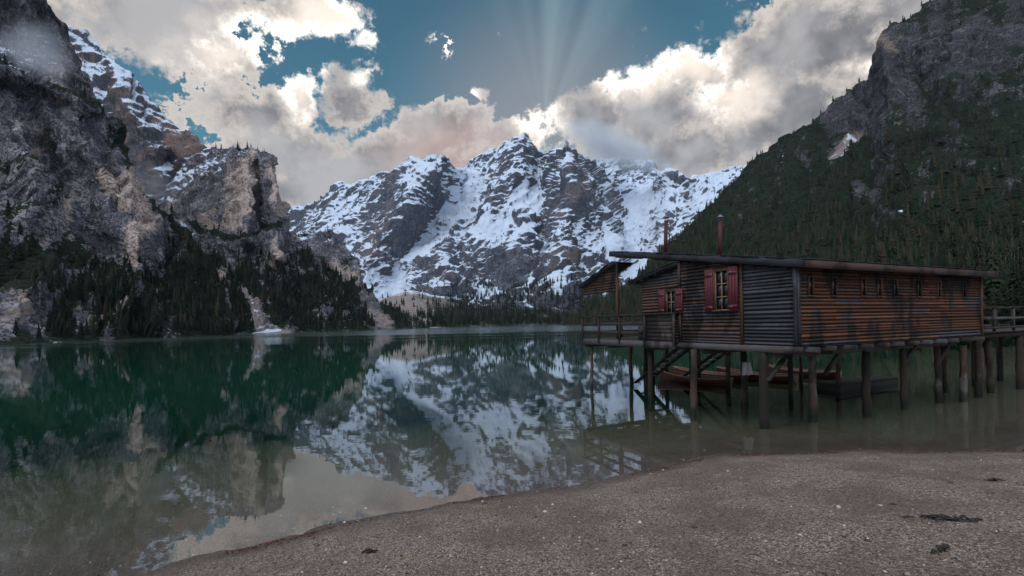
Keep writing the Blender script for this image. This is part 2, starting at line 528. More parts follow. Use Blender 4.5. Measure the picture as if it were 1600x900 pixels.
M['cloth'] = simple('pale hanging cloth', (0.42, 0.40, 0.40), 0.9, 0.2, 8)

#@@TERRAIN
# ------------------------------------------------------------------ mountains
def seg_dist(px, py, poly):
    best = np.full(px.shape, 1e9)
    for (x0, y0), (x1, y1) in zip(poly[:-1], poly[1:]):
        dx, dy = x1 - x0, y1 - y0
        L = dx * dx + dy * dy + 1e-9
        t = np.clip(((px - x0) * dx + (py - y0) * dy) / L, 0, 1)
        best = np.minimum(best, np.hypot(px - x0 - t * dx, py - y0 - t * dy))
    return best


def field(px, py, items):
    r = np.zeros(px.shape)
    for poly, wd, amp in items:
        r += amp * np.exp(-(seg_dist(px, py, poly) / wd) ** 2)
    return r


SURF = {}


def loft(name, mat, crest, foot, nx, ntr, gam=1.0, feats=(), rough=(), strata=(0, 1), attrs=None, back=(400, 0.35), nback=14,
         crest_jag=0.0, pyg=1.0, relw=0.0, tilt=0.0):
    cx, cy, cdp = (np.array(a, float) for a in zip(*crest))
    fx, fdp = (np.array(a, float) for a in zip(*foot))
    px = np.linspace(cx[0], cx[-1], nx)
    cpy = np.interp(px, cx, cy)
    if crest_jag:
        cpy = cpy + crest_jag * fbm(px / 14.0, px * 0, px * 0 + 3.3, 4, 0.6)
    cde = np.interp(px, cx, cdp)
    fde = np.interp(px, fx, fdp)
    k = np.ones(31) / 31
    fde = np.convolve(np.pad(fde, 15, 'edge'), k, 'valid')
    cde = np.convolve(np.pad(cde, 15, 'edge'), k, 'valid')
    fpy = HOR - F * ((-(CAMH + 1.5) / fde) + (px - 800) / F * st) / ct
    cpy = np.minimum(cpy, fpy - 0.5)
    t = np.linspace(0, 1, ntr)[:, None]
    PX = np.repeat(px[None], ntr, 0)
    PY = fpy + (cpy - fpy) * t ** pyg
    D = fde + (cde - fde) * t ** gam
    D = D + field(PX, PY, feats) * np.minimum(1, np.minimum(t * 6, 1))
    X, Y, Z = P(PX, PY, D)
    # far side
    bx, by, bz = [], [], []
    for i in range(1, nback + 1):
        s = back[0] * i / nback
        q = (D[-1] + s) / D[-1]
        bx.append(X[-1] * q); by.append(Y[-1] + s); bz.append(np.maximum(Z[-1] - s * (back[1] + 0.5 * i / nback), np.minimum(Z[-1], -8.0)))
    X = np.vstack([X] + [b[None] for b in bx]); Y = np.vstack([Y] + [b[None] for b in by]); Z = np.vstack([Z] + [b[None] for b in bz])
    PX = np.vstack([PX, np.repeat(px[None], nback, 0)]); PY = np.vstack([PY, np.repeat(cpy[None], nback, 0)])
    total = np.zeros(X.shape)
    rel = np.zeros(X.shape)
    if True:
        gu = np.stack([np.gradient(a, axis=1) for a in (X, Y, Z)], -1)
        gv = np.stack([np.gradient(a, axis=0) for a in (X, Y, Z)], -1)
        Nn = np.cross(gu, gv)
        Nn /= np.linalg.norm(Nn, axis=-1, keepdims=True) + 1e-9
        flip = np.sign(-(Nn[..., 1])); flip[flip == 0] = 1
        for c_ in range(3):      # soften the directions so the relief does not fold over itself
            for _ in range(4):
                q = Nn[..., c_]
                q[1:-1] = (q[:-2] + 2 * q[1:-1] + q[2:]) / 4
                q[:, 1:-1] = (q[:, :-2] + 2 * q[:, 1:-1] + q[:, 2:]) / 4
    for (L, amp, kind, oc, zs) in rough:
        if kind == 's':
            base = (Z + tilt * X) / zs + 0.9 * fbm(X / L, Y / L, Z / L, 2)
            fr = base - np.floor(base)
            dsp = (np.minimum(fr, (1 - fr) * 3.0) * 1.33 - 0.5) * (0.5 + 1.2 * np.clip(0.4 + fbm(X / L / .8, Y / L / .8, Z / L, 2), 0, 1))
        elif kind == 'r':
            dsp = ridged((X + 1.6 * tilt * Z) / L, Y / L, Z / (L * zs), oc)
        else:
            dsp = fbm(X / L, Y / L, Z / (L * zs), oc)
        total = total + amp * dsp
        if L < 200 or kind == 's':
            rel = rel + dsp * (0.7 if L > 100 else 0.8 if L > 40 else 1.0)
    a = total * np.clip((Z + 2) / 12, 0, 1) * flip
    X = X + Nn[..., 0] * a; Y = Y + Nn[..., 1] * a; Z = Z + Nn[..., 2] * a
    rows = ntr + nback
    idx = np.arange(rows * nx).reshape(rows, nx)
    faces = np.stack([idx[:-1, :-1], idx[:-1, 1:], idx[1:, 1:], idx[1:, :-1]], -1).reshape(-1, 4)
    me = mesh_from(name, np.stack([X, Y, Z], -1).reshape(-1, 3), faces, [mat], True)
    at = {}
    for a in ('forest', 'snow', 'scree', 'red'):
        spec = (attrs or {}).get(a)
        v = np.zeros(PX.shape) if spec is None else spec(PX, PY, Z)
        if a == 'snow':
            v = v - relw * rel
        at[a] = v
        fattr(me, a, v)
    o = tag(link(name, me), kind='structure')
    SURF[name] = dict(X=X, Y=Y, Z=Z, PX=PX, PY=PY, ntr=ntr, **at)
    return o


def ss(a, b, x):
    t = np.clip((x - a) / (b - a), 0, 1)
    return t * t * (3 - 2 * t)


# --- the snow covered massif at the head of the lake
crestC = [(400, 345, 3000), (430, 338, 3000), (460, 326, 3000), (490, 318, 2850), (510, 300, 2800), (560, 285, 2750), (600, 275, 2650), (640, 252, 2550),
          (668, 247, 2500), (700, 247, 2500), (712, 262, 2550), (722, 266, 2800), (740, 250, 2850), (765, 234, 2800), (790, 224, 2750),
          (806, 215, 2720), (818, 208, 2700), (828, 218, 2750), (840, 238, 2850), (856, 240, 2850), (872, 232, 2700), (886, 229, 2650), (900, 238, 2800),
          (920, 250, 2950), (950, 248, 3000), (1000, 249, 3050), (1030, 262, 3000), (1052, 276, 2950), (1075, 280, 2950), (1110, 270, 3000), (1145, 262, 3050),
          (1190, 255, 3100), (1300, 260, 3200)]
footC = [(400, 1300), (560, 1150), (640, 1150), (760, 1080), (900, 1060), (1050, 1150), (1300, 1300)]
featC = [([(886, 232), (895, 300), (880, 380), (870, 470)], 38, -330), ([(886, 232), (905, 290), (950, 350), (965, 400)], 22, -260),
         ([(812, 218), (790, 300), (760, 380), (720, 430), (690, 460)], 42, -150), ([(690, 250), (640, 300), (600, 350), (560, 400)], 30, -240),
         ([(610, 270), (560, 300), (500, 330)], 26, -100), ([(724, 266), (715, 310), (680, 350), (640, 400), (615, 455)], 24, 260),
         ([(850, 240), (820, 300), (800, 330)], 22, 130), ([(1000, 250), (985, 330), (1000, 390)], 36, 260), ([(930, 250), (950, 300), (980, 360)], 20, 120),
         ([(1045, 265), (1060, 320), (1040, 380)], 26, -190), ([(760, 330), (740, 400)], 16, -70), ([(820, 330), (800, 440)], 18, -80),
         ([(920, 360), (930, 460)], 18, -90), ([(845, 350), (840, 460)], 10, 80), ([(905, 400), (900, 470)], 9, 80)]


def snowC(px, py, z):
    gl = [([(724, 266), (715, 310), (685, 350), (645, 395), (615, 455), (600, 470)], 19, 1.3), ([(850, 240), (825, 290), (800, 330), (760, 350)], 20, 0.8),
          ([(1000, 330), (985, 370), (975, 395)], 30, 1.3), ([(960, 270), (1000, 300)], 30, 0.5), ([(760, 250), (730, 300)], 22, 0.6),
          ([(500, 330), (560, 320), (600, 330)], 26, 0.6), ([(540, 430), (590, 420)], 22, 0.7), ([(640, 450), (740, 455), (800, 462)], 6, 0.9),
          ([(830, 440), (815, 465)], 6, 1.2), ([(868, 438), (874, 465)], 5, 1.2), ([(918, 440), (926, 465)], 5, 1.0), ([(775, 455), (760, 470)], 6, 1.0),
          ([(1090, 300), (1130, 280)], 30, 0.5), ([(895, 240), (912, 330)], 8, -0.9), ([(600, 320), (575, 350)], 14, -0.7),
          ([(690, 440), (760, 420), (850, 420)], 34, -0.55), ([(735, 450), (850, 440)], 20, -0.3), ([(930, 400), (950, 450)], 24, -0.25), ([(500, 310), (540, 300)], 10, -0.3)]
    big = fbm(px / 55., py / 70., 0 * px + 8.2, 3, .5)
    return field(px, py, gl) + 0.9 * big - 0.45 * ss(430, 475, py) + 0.22 * ss(380, 250, py)


loft('mountain', M['main_rock'], crestC, footC, 740, 330, 0.85, featC,
     [(420, 42, 'r', 3, 2.0), (170, 24, 'r', 3, 2.6), (260, 5.0, 's', 2, 58), (66, 9, 'r', 4, 2.6), (140, 2.4, 's', 2, 21), (26, 3.4, 'r', 4, 1.8)],
     attrs=dict(snow=snowC, forest=lambda px, py, z: 1.0 * ss(440, 470, py) * ss(730, 800, px) - 0.75,
                red=lambda px, py, z: field(px, py, [([(900, 245), (905, 290), (880, 340)], 12, .12), ([(600, 330), (560, 380), (600, 390)], 20, .12), ([(1075, 380), (1050, 400)], 25, .14)]) - 0.05,
                scree=lambda px, py, z: field(px, py, [([(800, 470), (815, 450)], 10, .5)])),
     back=(900, 0.3), crest_jag=3.0, relw=0.42, tilt=-0.28)

SURF['mountain_c'] = SURF['mountain']
# --- left wall: near cliff, ridge behind, tower, low hill
crestL1 = [(-420, -330, 330), (-200, -240, 360), (-80, -150, 380), (20, -60, 400), (64, 0, 410), (94, 36, 415), (116, 84, 410), (132, 124, 405), (152, 158, 405),
           (198, 235, 400), (222, 298, 390), (264, 336, 380), (296, 366, 360), (325, 412, 335), (345, 460, 310), (358, 500, 285), (366, 522, 275)]
footL1 = [(-420, 95), (-200, 105), (0, 138), (100, 160), (200, 190), (300, 235), (366, 262)]
featL1 = [([(110, 100), (60, 60), (0, 50)], 55, 45), ([(0, 105), (80, 130), (150, 165)], 22, -40), ([(120, 200), (170, 280), (215, 380)], 22, -28),
          ([(60, 230), (110, 300), (150, 380)], 24, 24), ([(200, 270), (235, 340), (220, 420)], 26, -26), ([(20, 260), (60, 340)], 28, -22),
          ([(70, 420), (30, 480)], 30, -14), ([(270, 350), (260, 420)], 12, 22), ([(165, 250), (185, 330)], 10, 18)]


def veg1(px, py, z):
    n = fbm(px / 34., py / 34., 0 * px + 1.7, 3, .55)
    v = 0.05 + 0.7 * n + 0.55 * ss(330, 470, py)
    v += field(px, py, [([(0, 95), (70, 130), (150, 165), (200, 245), (225, 300), (265, 338), (300, 366)], 13, .8), ([(20, 260), (60, 330), (40, 400)], 26, .5),
                        ([(300, 400), (330, 470)], 40, .5), ([(0, 400), (60, 430)], 34, .5)])
    v -= field(px, py, [([(205, 280), (225, 340), (213, 400)], 17, 1.4), ([(160, 275), (190, 320)], 10, 1.0), ([(72, 290), (95, 345), (115, 370)], 8, 1.0), ([(60, 360), (66, 385)], 10, 1.0),
                        ([(10, 500), (45, 480)], 26, 1.6), ([(120, 505), (180, 490), (215, 465)], 3.5, 1.3), ([(40, 60), (90, 110)], 50, 1.0), ([(10, 190), (60, 210)], 20, .8), ([(50, 240), (55, 270)], 9, .7),
                        ([(120, 180), (150, 220)], 14, .7)])
    return v


def red1(px, py, z):
    return field(px, py, [([(205, 280), (225, 340), (213, 400)], 17, .45), ([(160, 275), (190, 320)], 10, .35), ([(72, 290), (95, 345)], 10, .3), ([(10, 190), (60, 210)], 22, .25),
                          ([(60, 360), (66, 385)], 10, .2), ([(50, 240), (55, 270)], 9, .3), ([(85, 120), (95, 155)], 16, .2), ([(120, 505), (180, 490), (215, 465)], 4, .3), ([(10, 500), (45, 480)], 26, .1)]) - 0.08


loft('mountain', M['left_rock'], crestL1, footL1, 380, 340, 0.9, featL1,
     [(90, 9, 'r', 3, 1.6), (34, 4.2, 'r', 3, 1.6), (60, 1.0, 's', 2, 17), (12, 1.7, 'r', 3, 1.2)],
     attrs=dict(forest=veg1, red=red1, snow=lambda px, py, z: 0.5 * ss(140, 60, py) + 0.1 - 0.8 * ss(300, 400, py), scree=lambda px, py, z: field(px, py, [([(5, 505), (45, 485)], 26, .6), ([(120, 505), (180, 490), (215, 465)], 4, .7)])),
     back=(300, 0.2), crest_jag=3)
SURF['near_cliff'] = SURF['mountain']

crestL2 = [(20, 5, 1000), (60, 20, 1000), (94, 36, 1000), (130, 50, 1000), (165, 84, 1000), (200, 115, 980), (240, 165, 950), (270, 195, 930), (300, 209, 900), (323, 232, 880), (338, 262, 860), (360, 300, 840)]
footL2 = [(20, 520), (360, 560)]
loft('mountain', M['back_rock'], crestL2, footL2, 180, 200, 0.9, [([(180, 120), (220, 200), (260, 270)], 20, -50), ([(262, 255), (285, 300)], 14, 60)],
     [(160, 14, 'r', 3, 1.0), (60, 5, 'r', 3, 0.8), (80, 2.2, 's', 2, 24), (22, 1.6, 'r', 3, 0.6)],
     attrs=dict(snow=lambda px, py, z: 0.55 * ss(230, 120, py) - 0.35 * ss(190, 250, py) + field(px, py, [([(255, 262), (300, 258)], 10, 1.2), ([(262, 285), (290, 320)], 14, .6)]),
                red=lambda px, py, z: field(px, py, [([(270, 220), (310, 235)], 20, .18), ([(190, 165), (195, 185)], 12, .15)])), crest_jag=4)

crestL3 = [(225, 350, 600), (240, 335, 610), (262, 296, 640), (285, 264, 650), (305, 243, 650), (324, 233, 650), (345, 231, 640), (372, 230, 620), (398, 231, 600), (412, 240, 585), (424, 252, 570),
           (432, 264, 560), (435, 285, 555), (442, 308, 545), (450, 325, 540), (453, 350, 530), (460, 372, 520), (475, 388, 510), (520, 425, 500), (560, 470, 490), (585, 512, 480)]
footL3 = [(225, 235), (330, 262), (400, 300), (460, 335), (520, 380), (585, 440)]
featL3 = [([(372, 235), (385, 300), (380, 370)], 22, -55), ([(420, 260), (436, 340), (430, 400)], 14, -40), ([(405, 260), (410, 350)], 9, 30), ([(300, 260), (290, 330)], 20, 30)]


def veg3(px, py, z):
    n = fbm(px / 26., py / 26., 0 * px + 6.7, 3, .55)
    v = -0.05 + 0.55 * n + 0.75 * ss(365, 430, py) + field(px, py, [([(300, 350), (360, 372), (440, 350)], 6, .9), ([(270, 300), (330, 245), (390, 238)], 16, .3)])
    v -= field(px, py, [([(378, 270), (382, 320), (370, 345)], 16, 1.0), ([(430, 270), (440, 330)], 10, .7), ([(430, 375), (432, 410)], 8, .8), ([(345, 420), (350, 450)], 6, .8),
                        ([(378, 455), (395, 480), (405, 500), (430, 520)], 7, 1.6), ([(395, 520), (450, 521)], 8, 1.6), ([(410, 440), (425, 455)], 6, .6)])
    return v


loft('mountain', M['left_rock'], crestL3, footL3, 320, 300, 0.8, featL3,
     [(90, 9, 'r', 3, 1.7), (36, 4.6, 'r', 3, 1.6), (60, 1.2, 's', 2, 20), (13, 1.9, 'r', 3, 1.2)],
     attrs=dict(forest=veg3, red=lambda px, py, z: field(px, py, [([(378, 270), (382, 320), (370, 345)], 18, .5), ([(430, 270), (440, 330)], 10, .4), ([(392, 236), (400, 270)], 8, .35), ([(430, 375), (432, 410)], 9, .35), ([(320, 345), (340, 360)], 8, .3), ([(345, 420), (350, 450)], 6, .3)]) - .06,
                snow=lambda px, py, z: field(px, py, [([(265, 300), (300, 260), (345, 262)], 26, 1.35), ([(320, 240), (395, 236)], 12, .6), ([(286, 350), (298, 365)], 5, 1.7), ([(393, 482), (402, 496), (412, 506)], 2.0, 1.1), ([(400, 510), (438, 516)], 1.8, 1.2)]),
                scree=lambda px, py, z: field(px, py, [([(380, 455), (400, 490), (410, 515)], 8, .9), ([(395, 521), (450, 521)], 7, .8)])),
     back=(260, 0.4), crest_jag=4)
SURF['tower'] = SURF['mountain']

crestL4 = [(420, 385, 760), (456, 368, 800), (475, 364, 820), (500, 360, 840), (520, 367, 830), (535, 382, 810), (555, 405, 790), (568, 430, 760), (576, 450, 740), (592, 470, 700), (622, 490, 660), (650, 504, 620), (672, 512, 600)]
footL4 = [(420, 345), (520, 420), (600, 500), (672, 590)]
loft('mountain', M['left_rock'], crestL4, footL4, 200, 180, 0.85, [([(510, 365), (530, 430)], 12, -40), ([(480, 420), (520, 480)], 8, 20), ([(560, 410), (560, 470)], 12, -30)],
     [(100, 9, 'r', 3, 1.4), (38, 3.4, 'r', 3, 1.2), (70, 1.2, 's', 2, 20), (15, 1.2, 'r', 2, 0.9)],
     attrs=dict(forest=lambda px, py, z: 0.0 + 0.6 * fbm(px / 22., py / 22., 0 * px + 2.1, 3) + .55 * ss(400, 460, py) + .2 * ss(400, 370, py) - field(px, py, [([(478, 420), (500, 450), (540, 490), (580, 515)], 6, 1.3), ([(575, 470), (600, 510)], 14, .9), ([(530, 420), (540, 440)], 8, .7)]),
                snow=lambda px, py, z: field(px, py, [([(478, 422), (490, 440), (512, 465)], 4, 2.0), ([(470, 370), (510, 372)], 10, .8), ([(490, 434), (505, 440)], 3, 1.5)]) - .1,
                red=lambda px, py, z: field(px, py, [([(525, 410), (545, 440)], 12, .25)]) - .05,
                scree=lambda px, py, z: field(px, py, [([(500, 452), (540, 490), (580, 515)], 6, .8), ([(570, 480), (610, 510)], 16, .6)])),
     back=(250, 0.4), crest_jag=3)
SURF['low_hill'] = SURF['mountain']

# --- valley floor beyond the far shore
crestV = [(500, 512, 800), (545, 505, 1100), (572, 484, 1250), (600, 466, 1300), (640, 453, 1320), (680, 462, 1320), (720, 466, 1300), (760, 472, 1300), (830, 480, 1300), (900, 484, 1300), (1000, 486, 1300), (1150, 486, 1300)]
footV = [(500, 470), (600, 560), (700, 610), (800, 660), (900, 700), (1150, 700)]
loft('terrain', M['valley'], crestV, footV, 240, 70, 1.0, [], [(120, 6, 'f', 3, 1.0), (30, 2, 'f', 3, 1.0)],
     attrs=dict(forest=lambda px, py, z: 0.6 * ss(640, 700, px + (py - 490) * 1.2) + .5 * fbm(px / 16., py / 8., 0 * px, 2) - .45,
                scree=lambda px, py, z: field(px, py, [([(600, 470), (630, 468), (655, 485), (670, 510)], 20, .9), ([(690, 468), (860, 485)], 8, .5)]),
                snow=lambda px, py, z: field(px, py, [([(600, 462), (640, 456), (720, 466)], 8, 1.3), ([(640, 512), (700, 512)], 2.5, 1.2)])),
     back=(200, 0.3))
SURF['valley'] = SURF['terrain']

# --- right hand wooded mountain
crestR = [(876, 507, 640), (890, 500, 650), (905, 488, 660), (930, 478, 670), (970, 458, 680), (1000, 440, 690), (1030, 402, 700), (1060, 370, 710), (1100, 331, 720), (1140, 290, 720), (1180, 250, 720),
          (1220, 220, 715), (1260, 199, 710), (1300, 165, 700), (1335, 138, 690), (1360, 124, 680), (1366, 100, 650), (1374, 76, 630), (1380, 50, 620), (1392, 38, 620), (1420, 30, 620),
          (1445, 10, 620), (1500, -25, 620), (1600, -70, 610), (1800, -150, 600), (2100, -260, 560)]
footR = [(876, 600), (930, 520), (1000, 440), (1100, 300), (1250, 180), (1400, 112), (1535, 78), (1600, 66), (1750, 55), (2100, 45)]
featR = [([(1375, 60), (1380, 110)], 16, -25), ([(1420, 100), (1440, 150)], 26, 30), ([(1330, 210), (1300, 250)], 16, 14), ([(1500, 60), (1480, 200)], 24, -30), ([(1250, 220), (1230, 330)], 26, -24), ([(1400, 260), (1380, 380)], 22, 18)]


def vegR(px, py, z):
    n = fbm(px / 30., py / 30., 0 * px + 4.4, 4, .55)
    v = 0.74 + 0.42 * n + 0.25 * ss(280, 360, py) - 0.30 * ss(190, 60, py - (px - 1400) * .1)
    v -= field(px, py, [([(1375, 60), (1385, 100), (1360, 120)], 22, .9), ([(1420, 80), (1470, 95), (1490, 70)], 24, .75), ([(1300, 165), (1360, 180)], 26, .5), ([(1345, 205), (1300, 250)], 9, 1.0),
                        ([(1400, 120), (1430, 170)], 16, .6), ([(1300, 190), (1380, 180)], 20, .5), ([(1350, 300), (1380, 330)], 14, .6), ([(1460, 310), (1440, 320)], 8, .8), ([(1400, 340), (1420, 345)], 10, .7),
                        ([(1490, 355), (1500, 360)], 10, .6), ([(1255, 250), (1262, 260)], 8, .8), ([(1560, 300), (1600, 320)], 14, .4), ([(1560, 60), (1600, 60)], 20, .5)])
    return v


loft('mountain', M['right_rock'], crestR, footR, 500, 350, 0.9, featR,
     [(110, 9, 'r', 3, 1.2), (40, 4, 'r', 3, 1.2), (70, 1.2, 's', 2, 18), (14, 1.6, 'r', 3, 0.9)],
     attrs=dict(forest=vegR, red=lambda px, py, z: field(px, py, [([(1380, 60), (1390, 80)], 12, .35), ([(1360, 110), (1370, 120)], 8, .3), ([(1345, 205), (1300, 250)], 12, .3)]) - .12,
                snow=lambda px, py, z: 1.15 * ss(85, 0, py - (px - 1450) * .12) + field(px, py, [([(1330, 215), (1318, 245)], 6, 1.9), ([(1300, 250), (1308, 238)], 6, 1.4), ([(1220, 235), (1225, 260)], 5, 1.3), ([(1180, 255), (1300, 170)], 16, .45), ([(1300, 160), (1360, 130)], 20, .5), ([(1406, 342), (1416, 344)], 5, 1.3), ([(1458, 314), (1462, 316)], 4, 1.3)]),
                scree=lambda px, py, z: field(px, py, [([(1345, 205), (1300, 250)], 10, .7)])),
     back=(300, 0.3), crest_jag=2.5)
SURF['right'] = SURF['mountain']

#@@GROUND
# ------------------------------------------------------------------ beach, lake bed, water
wl_px = [(-400, 990), (0, 935), (200, 893), (300, 872), (440, 843), (560, 817), (700, 787), (840, 764), (900, 756), (1000, 738), (1115, 713), (1200, 708), (1350, 706), (1480, 706), (1600, 704)]
wl = [ground_hit(a, b) for a, b in wl_px]
wl = [(-60.0, -20.0)] + wl + [(20.0, 15.5), (30.0, 25.0), (55.0, 44.0), (120.0, 60.0)]
WLX = np.array([p[0] for p in wl]); WLY = np.array([p[1] for p in wl])


def shore_dist(x, y):
    """signed distance to the waterline: positive on land"""
    best = np.full(np.shape(x), 1e9); sgn = np.ones(np.shape(x))
    for i in range(len(wl) - 1):
        x0, y0 = wl[i]; x1, y1 = wl[i + 1]
        dx, dy = x1 - x0, y1 - y0
        t = np.clip(((x - x0) * dx + (y - y0) * dy) / (dx * dx + dy * dy), 0, 1)
        d = np.hypot(x - x0 - t * dx, y - y0 - t * dy)
        c = dx * (y - y0) - dy * (x - x0)
        upd = d < best
        best = np.where(upd, d, best); sgn = np.where(upd, np.where(c > 0, -1, 1), sgn)
    return best * sgn


def ground_z(x, y):
    D = shore_dist(x, y)
    D = D + 0.22 * fbm(x / 1.7, y / 1.7, 0 * x, 3, .6) * np.exp(-np.abs(D) / 3) + 0.05 * fbm(x / .25, y / .25, 0 * x + 4, 2) * np.exp(-np.abs(D) / 1.0)
    land = 3.2 * (1 - np.exp(-np.maximum(D, 0) * 0.19 / 3.2)) + 0.05 * fbm(x / 2.2, y / 2.2, 0 * x + 9, 3) * ss(0.3, 3, D) + 0.028 * fbm(x / .55, y / .55, 0 * x + 2, 3) * ss(0, 1, D)
    q = np.maximum(-D, 0)
    sea = -(0.060 * q + 0.0070 * np.maximum(q - 4.5, 0) ** 2)
    sea = np.where(sea < -7, -7 - 5 * (1 - np.exp((sea + 7) / 12)), sea) + 0.03 * fbm(x / 1.1, y / 1.1, 0 * x + 5, 3) * ss(0.2, 2, q)
    return np.where(D > 0, land, sea)


rr = np.concatenate([np.arange(0.4, 3, .2), np.arange(3, 20, .11), np.geomspace(20, 6400, 80)])
aa = np.concatenate([np.linspace(-55, 55, 380), np.linspace(55, 305, 80)[1:-1]])
A, RR = np.meshgrid(np.radians(aa), rr)
gx_, gy_ = RR * np.sin(A), RR * np.cos(A)
gz_ = ground_z(gx_, gy_)
nr, na = gx_.shape
idx = np.arange(nr * na).reshape(nr, na)
nx_ = np.roll(idx, -1, axis=1)
faces = np.stack([idx[:-1], nx_[:-1], nx_[1:], idx[1:]], -1).reshape(-1, 4)[:, ::-1]
gv_ = np.stack([gx_, gy_, gz_], -1).reshape(-1, 3)
gv_ = np.vstack([gv_, [[0, 0, float(ground_z(np.zeros(1), np.zeros(1))[0])]]])
faces = [tuple(f) for f in faces] + [(nr * na, (i + 1) % na, i)[::-1] for i in range(na)]

m, nt = material('beach gravel')
pos = nt.n('ShaderNodeNewGeometry').outputs['Position']
v1 = nt.n('ShaderNodeTexVoronoi', {'Vector': pos, 'Scale': 48.0, 'Randomness': 1.0})
v2 = nt.n('ShaderNodeTexVoronoi', {'Vector': pos, 'Scale': 110.0, 'Randomness': 1.0})
c1 = nt.n('ShaderNodeSeparateXYZ', {0: v1.outputs['Color']}).outputs
c2 = nt.n('ShaderNodeSeparateXYZ', {0: v2.outputs['Color']}).outputs
tone = nt.m('ADD', nt.m('MULTIPLY', c1[0], 0.55), nt.m('MULTIPLY', c2[1], 0.45))
patch = nt.noise(pos, 0.8, 5, 0.6)
col = nt.mix(nt.sm(tone, 0.15, 0.9), (0.066, 0.043, 0.031), (0.34, 0.255, 0.195))
col = nt.mix(nt.sm(c1[2], 0.86, 0.93), col, (0.42, 0.37, 0.33))
col = nt.mix(nt.sm(c2[2], 0.9, 0.95), col, (0.035, 0.028, 0.025))
col = nt.mix(nt.sm(patch, 0.40, 0.62, 0.0, 0.55), col, (0.095, 0.066, 0.050))
z_ = nt.n('ShaderNodeSeparateXYZ', {0: pos}).outputs[2]
wet = nt.sm(nt.m('ADD', z_, nt.m('MULTIPLY', nt.m('SUBTRACT', patch, 0.5), 0.12)), 0.14, 0.02)
wet = nt.m('MULTIPLY', wet, nt.sm(z_, -0.25, -0.02))
col = nt.mix(wet, col, nt.mix(0.6, col, (0.045, 0.030, 0.022)))
under = nt.sm(z_, 0.0, -0.22)
bed = nt.mix(nt.noise(pos, 1.6, 5, .6), (0.048, 0.043, 0.022), (0.150, 0.128, 0.076))
col = nt.mix(nt.m('MULTIPLY', under, 0.85), col, bed)
h = nt.m('ADD', nt.m('MULTIPLY', v1.outputs['Distance'], -0.7), nt.m('MULTIPLY', v2.outputs['Distance'], -0.3))
finish(nt, col, nt.sm(wet, 0, 1, 0.85, 0.45), h, 0.9, 0.03, 0.3)
M['gravel'] = m
gme = mesh_from('ground', gv_, faces, [m], True)
ground = tag(link('ground', gme), kind='structure')

# water sheet with the depth below every point
rw = np.concatenate([np.arange(2.0, 36, .35), np.geomspace(36, 1500, 60)])
aw = np.linspace(-80, 80, 240)
A, RR = np.meshgrid(np.radians(aw), rw)
wx_, wy_ = RR * np.sin(A), RR * np.cos(A)
dep = -ground_z(wx_, wy_)
nr, na = wx_.shape
idx = np.arange(nr * na).reshape(nr, na)
faces = np.stack([idx[:-1, :-1], idx[1:, :-1], idx[1:, 1:], idx[:-1, 1:]], -1).reshape(-1, 4)[:, ::-1]
keep = (dep.reshape(-1)[faces] > -0.25).any(1)
faces = faces[keep]
m, nt = material('lake water')
geo = nt.n('ShaderNodeNewGeometry')
pos = geo.outputs['Position']
px_, py_, _ = nt.n('ShaderNodeSeparateXYZ', {0: pos}).outputs
dp = nt.m('MAXIMUM', nt.attr('depth'), 0.0)
dist = nt.vm('LENGTH', nt.vm('MULTIPLY', pos, (1, 1, 0)))
swell = nt.noise(nt.vm('MULTIPLY', pos, (0.5, 1.2, 1)), 1.0, 3, 0.5)
rip = nt.noise(nt.vm('MULTIPLY', pos, (2.2, 5.0, 1)), 1.0, 3, 0.5)
breeze = nt.sm(nt.m('ADD', dist, nt.m('MULTIPLY', nt.m('SUBTRACT', nt.noise(nt.vm('MULTIPLY', pos, (0.006, 0.035, 1)), 1.0, 5, .65), 0.5), 330.0)), 90.0, 260.0)
hh = nt.m('ADD', nt.m('MULTIPLY', swell, 0.0040), nt.m('MULTIPLY', rip, 0.0014))
hh = nt.m('ADD', hh, nt.m('MULTIPLY', breeze, nt.m('MULTIPLY', nt.noise(nt.vm('MULTIPLY', pos, (0.9, 2.0, 1)), 1.0, 3, .6), 0.22)))
bn = nt.n('ShaderNodeBump', {'Height': hh, 'Strength': 1.0, 'Distance': 0.35})
fr = nt.n('ShaderNodeFresnel', {'IOR': 2.15, 'Normal': bn.outputs[0]}).outputs[0]
fr = nt.m('MULTIPLY', fr, nt.m('SUBTRACT', 1.0, geo.outputs['Backfacing']))
gl = nt.n('ShaderNodeBsdfGlossy', {'Color': (1, 1, 1, 1), 'Roughness': nt.sm(breeze, 0, 1, 0.012, 0.13), 'Normal': bn.outputs[0]})
trn = nt.m('POWER', 2.718, nt.m('MULTIPLY', dp, -0.80))
tint = nt.mix(nt.sm(dp, 0.0, 1.2), (0.95, 0.97, 0.95), (0.55, 0.80, 0.62))
tb = nt.n('ShaderNodeBsdfTransparent', {'Color': tint})
murk = nt.n('ShaderNodeBsdfDiffuse', {'Color': (0.0025, 0.040, 0.022, 1)})
body = nt.n('ShaderNodeMixShader', {0: trn, 1: murk.outputs[0], 2: tb.outputs[0]})
sf = nt.n('ShaderNodeMixShader', {0: fr, 1: body.outputs[0], 2: gl.outputs[0]})
nt.n('ShaderNodeOutputMaterial', {'Surface': sf.outputs[0]})
M['water'] = m
used, inv = np.unique(faces, return_inverse=True)
wv = np.stack([wx_, wy_, wx_ * 0], -1).reshape(-1, 3)[used]
wme = mesh_from('water', wv, inv.reshape(faces.shape), [m], True)
fattr(wme, 'depth', dep.reshape(-1)[used])
tag(link('water', wme), kind='structure')


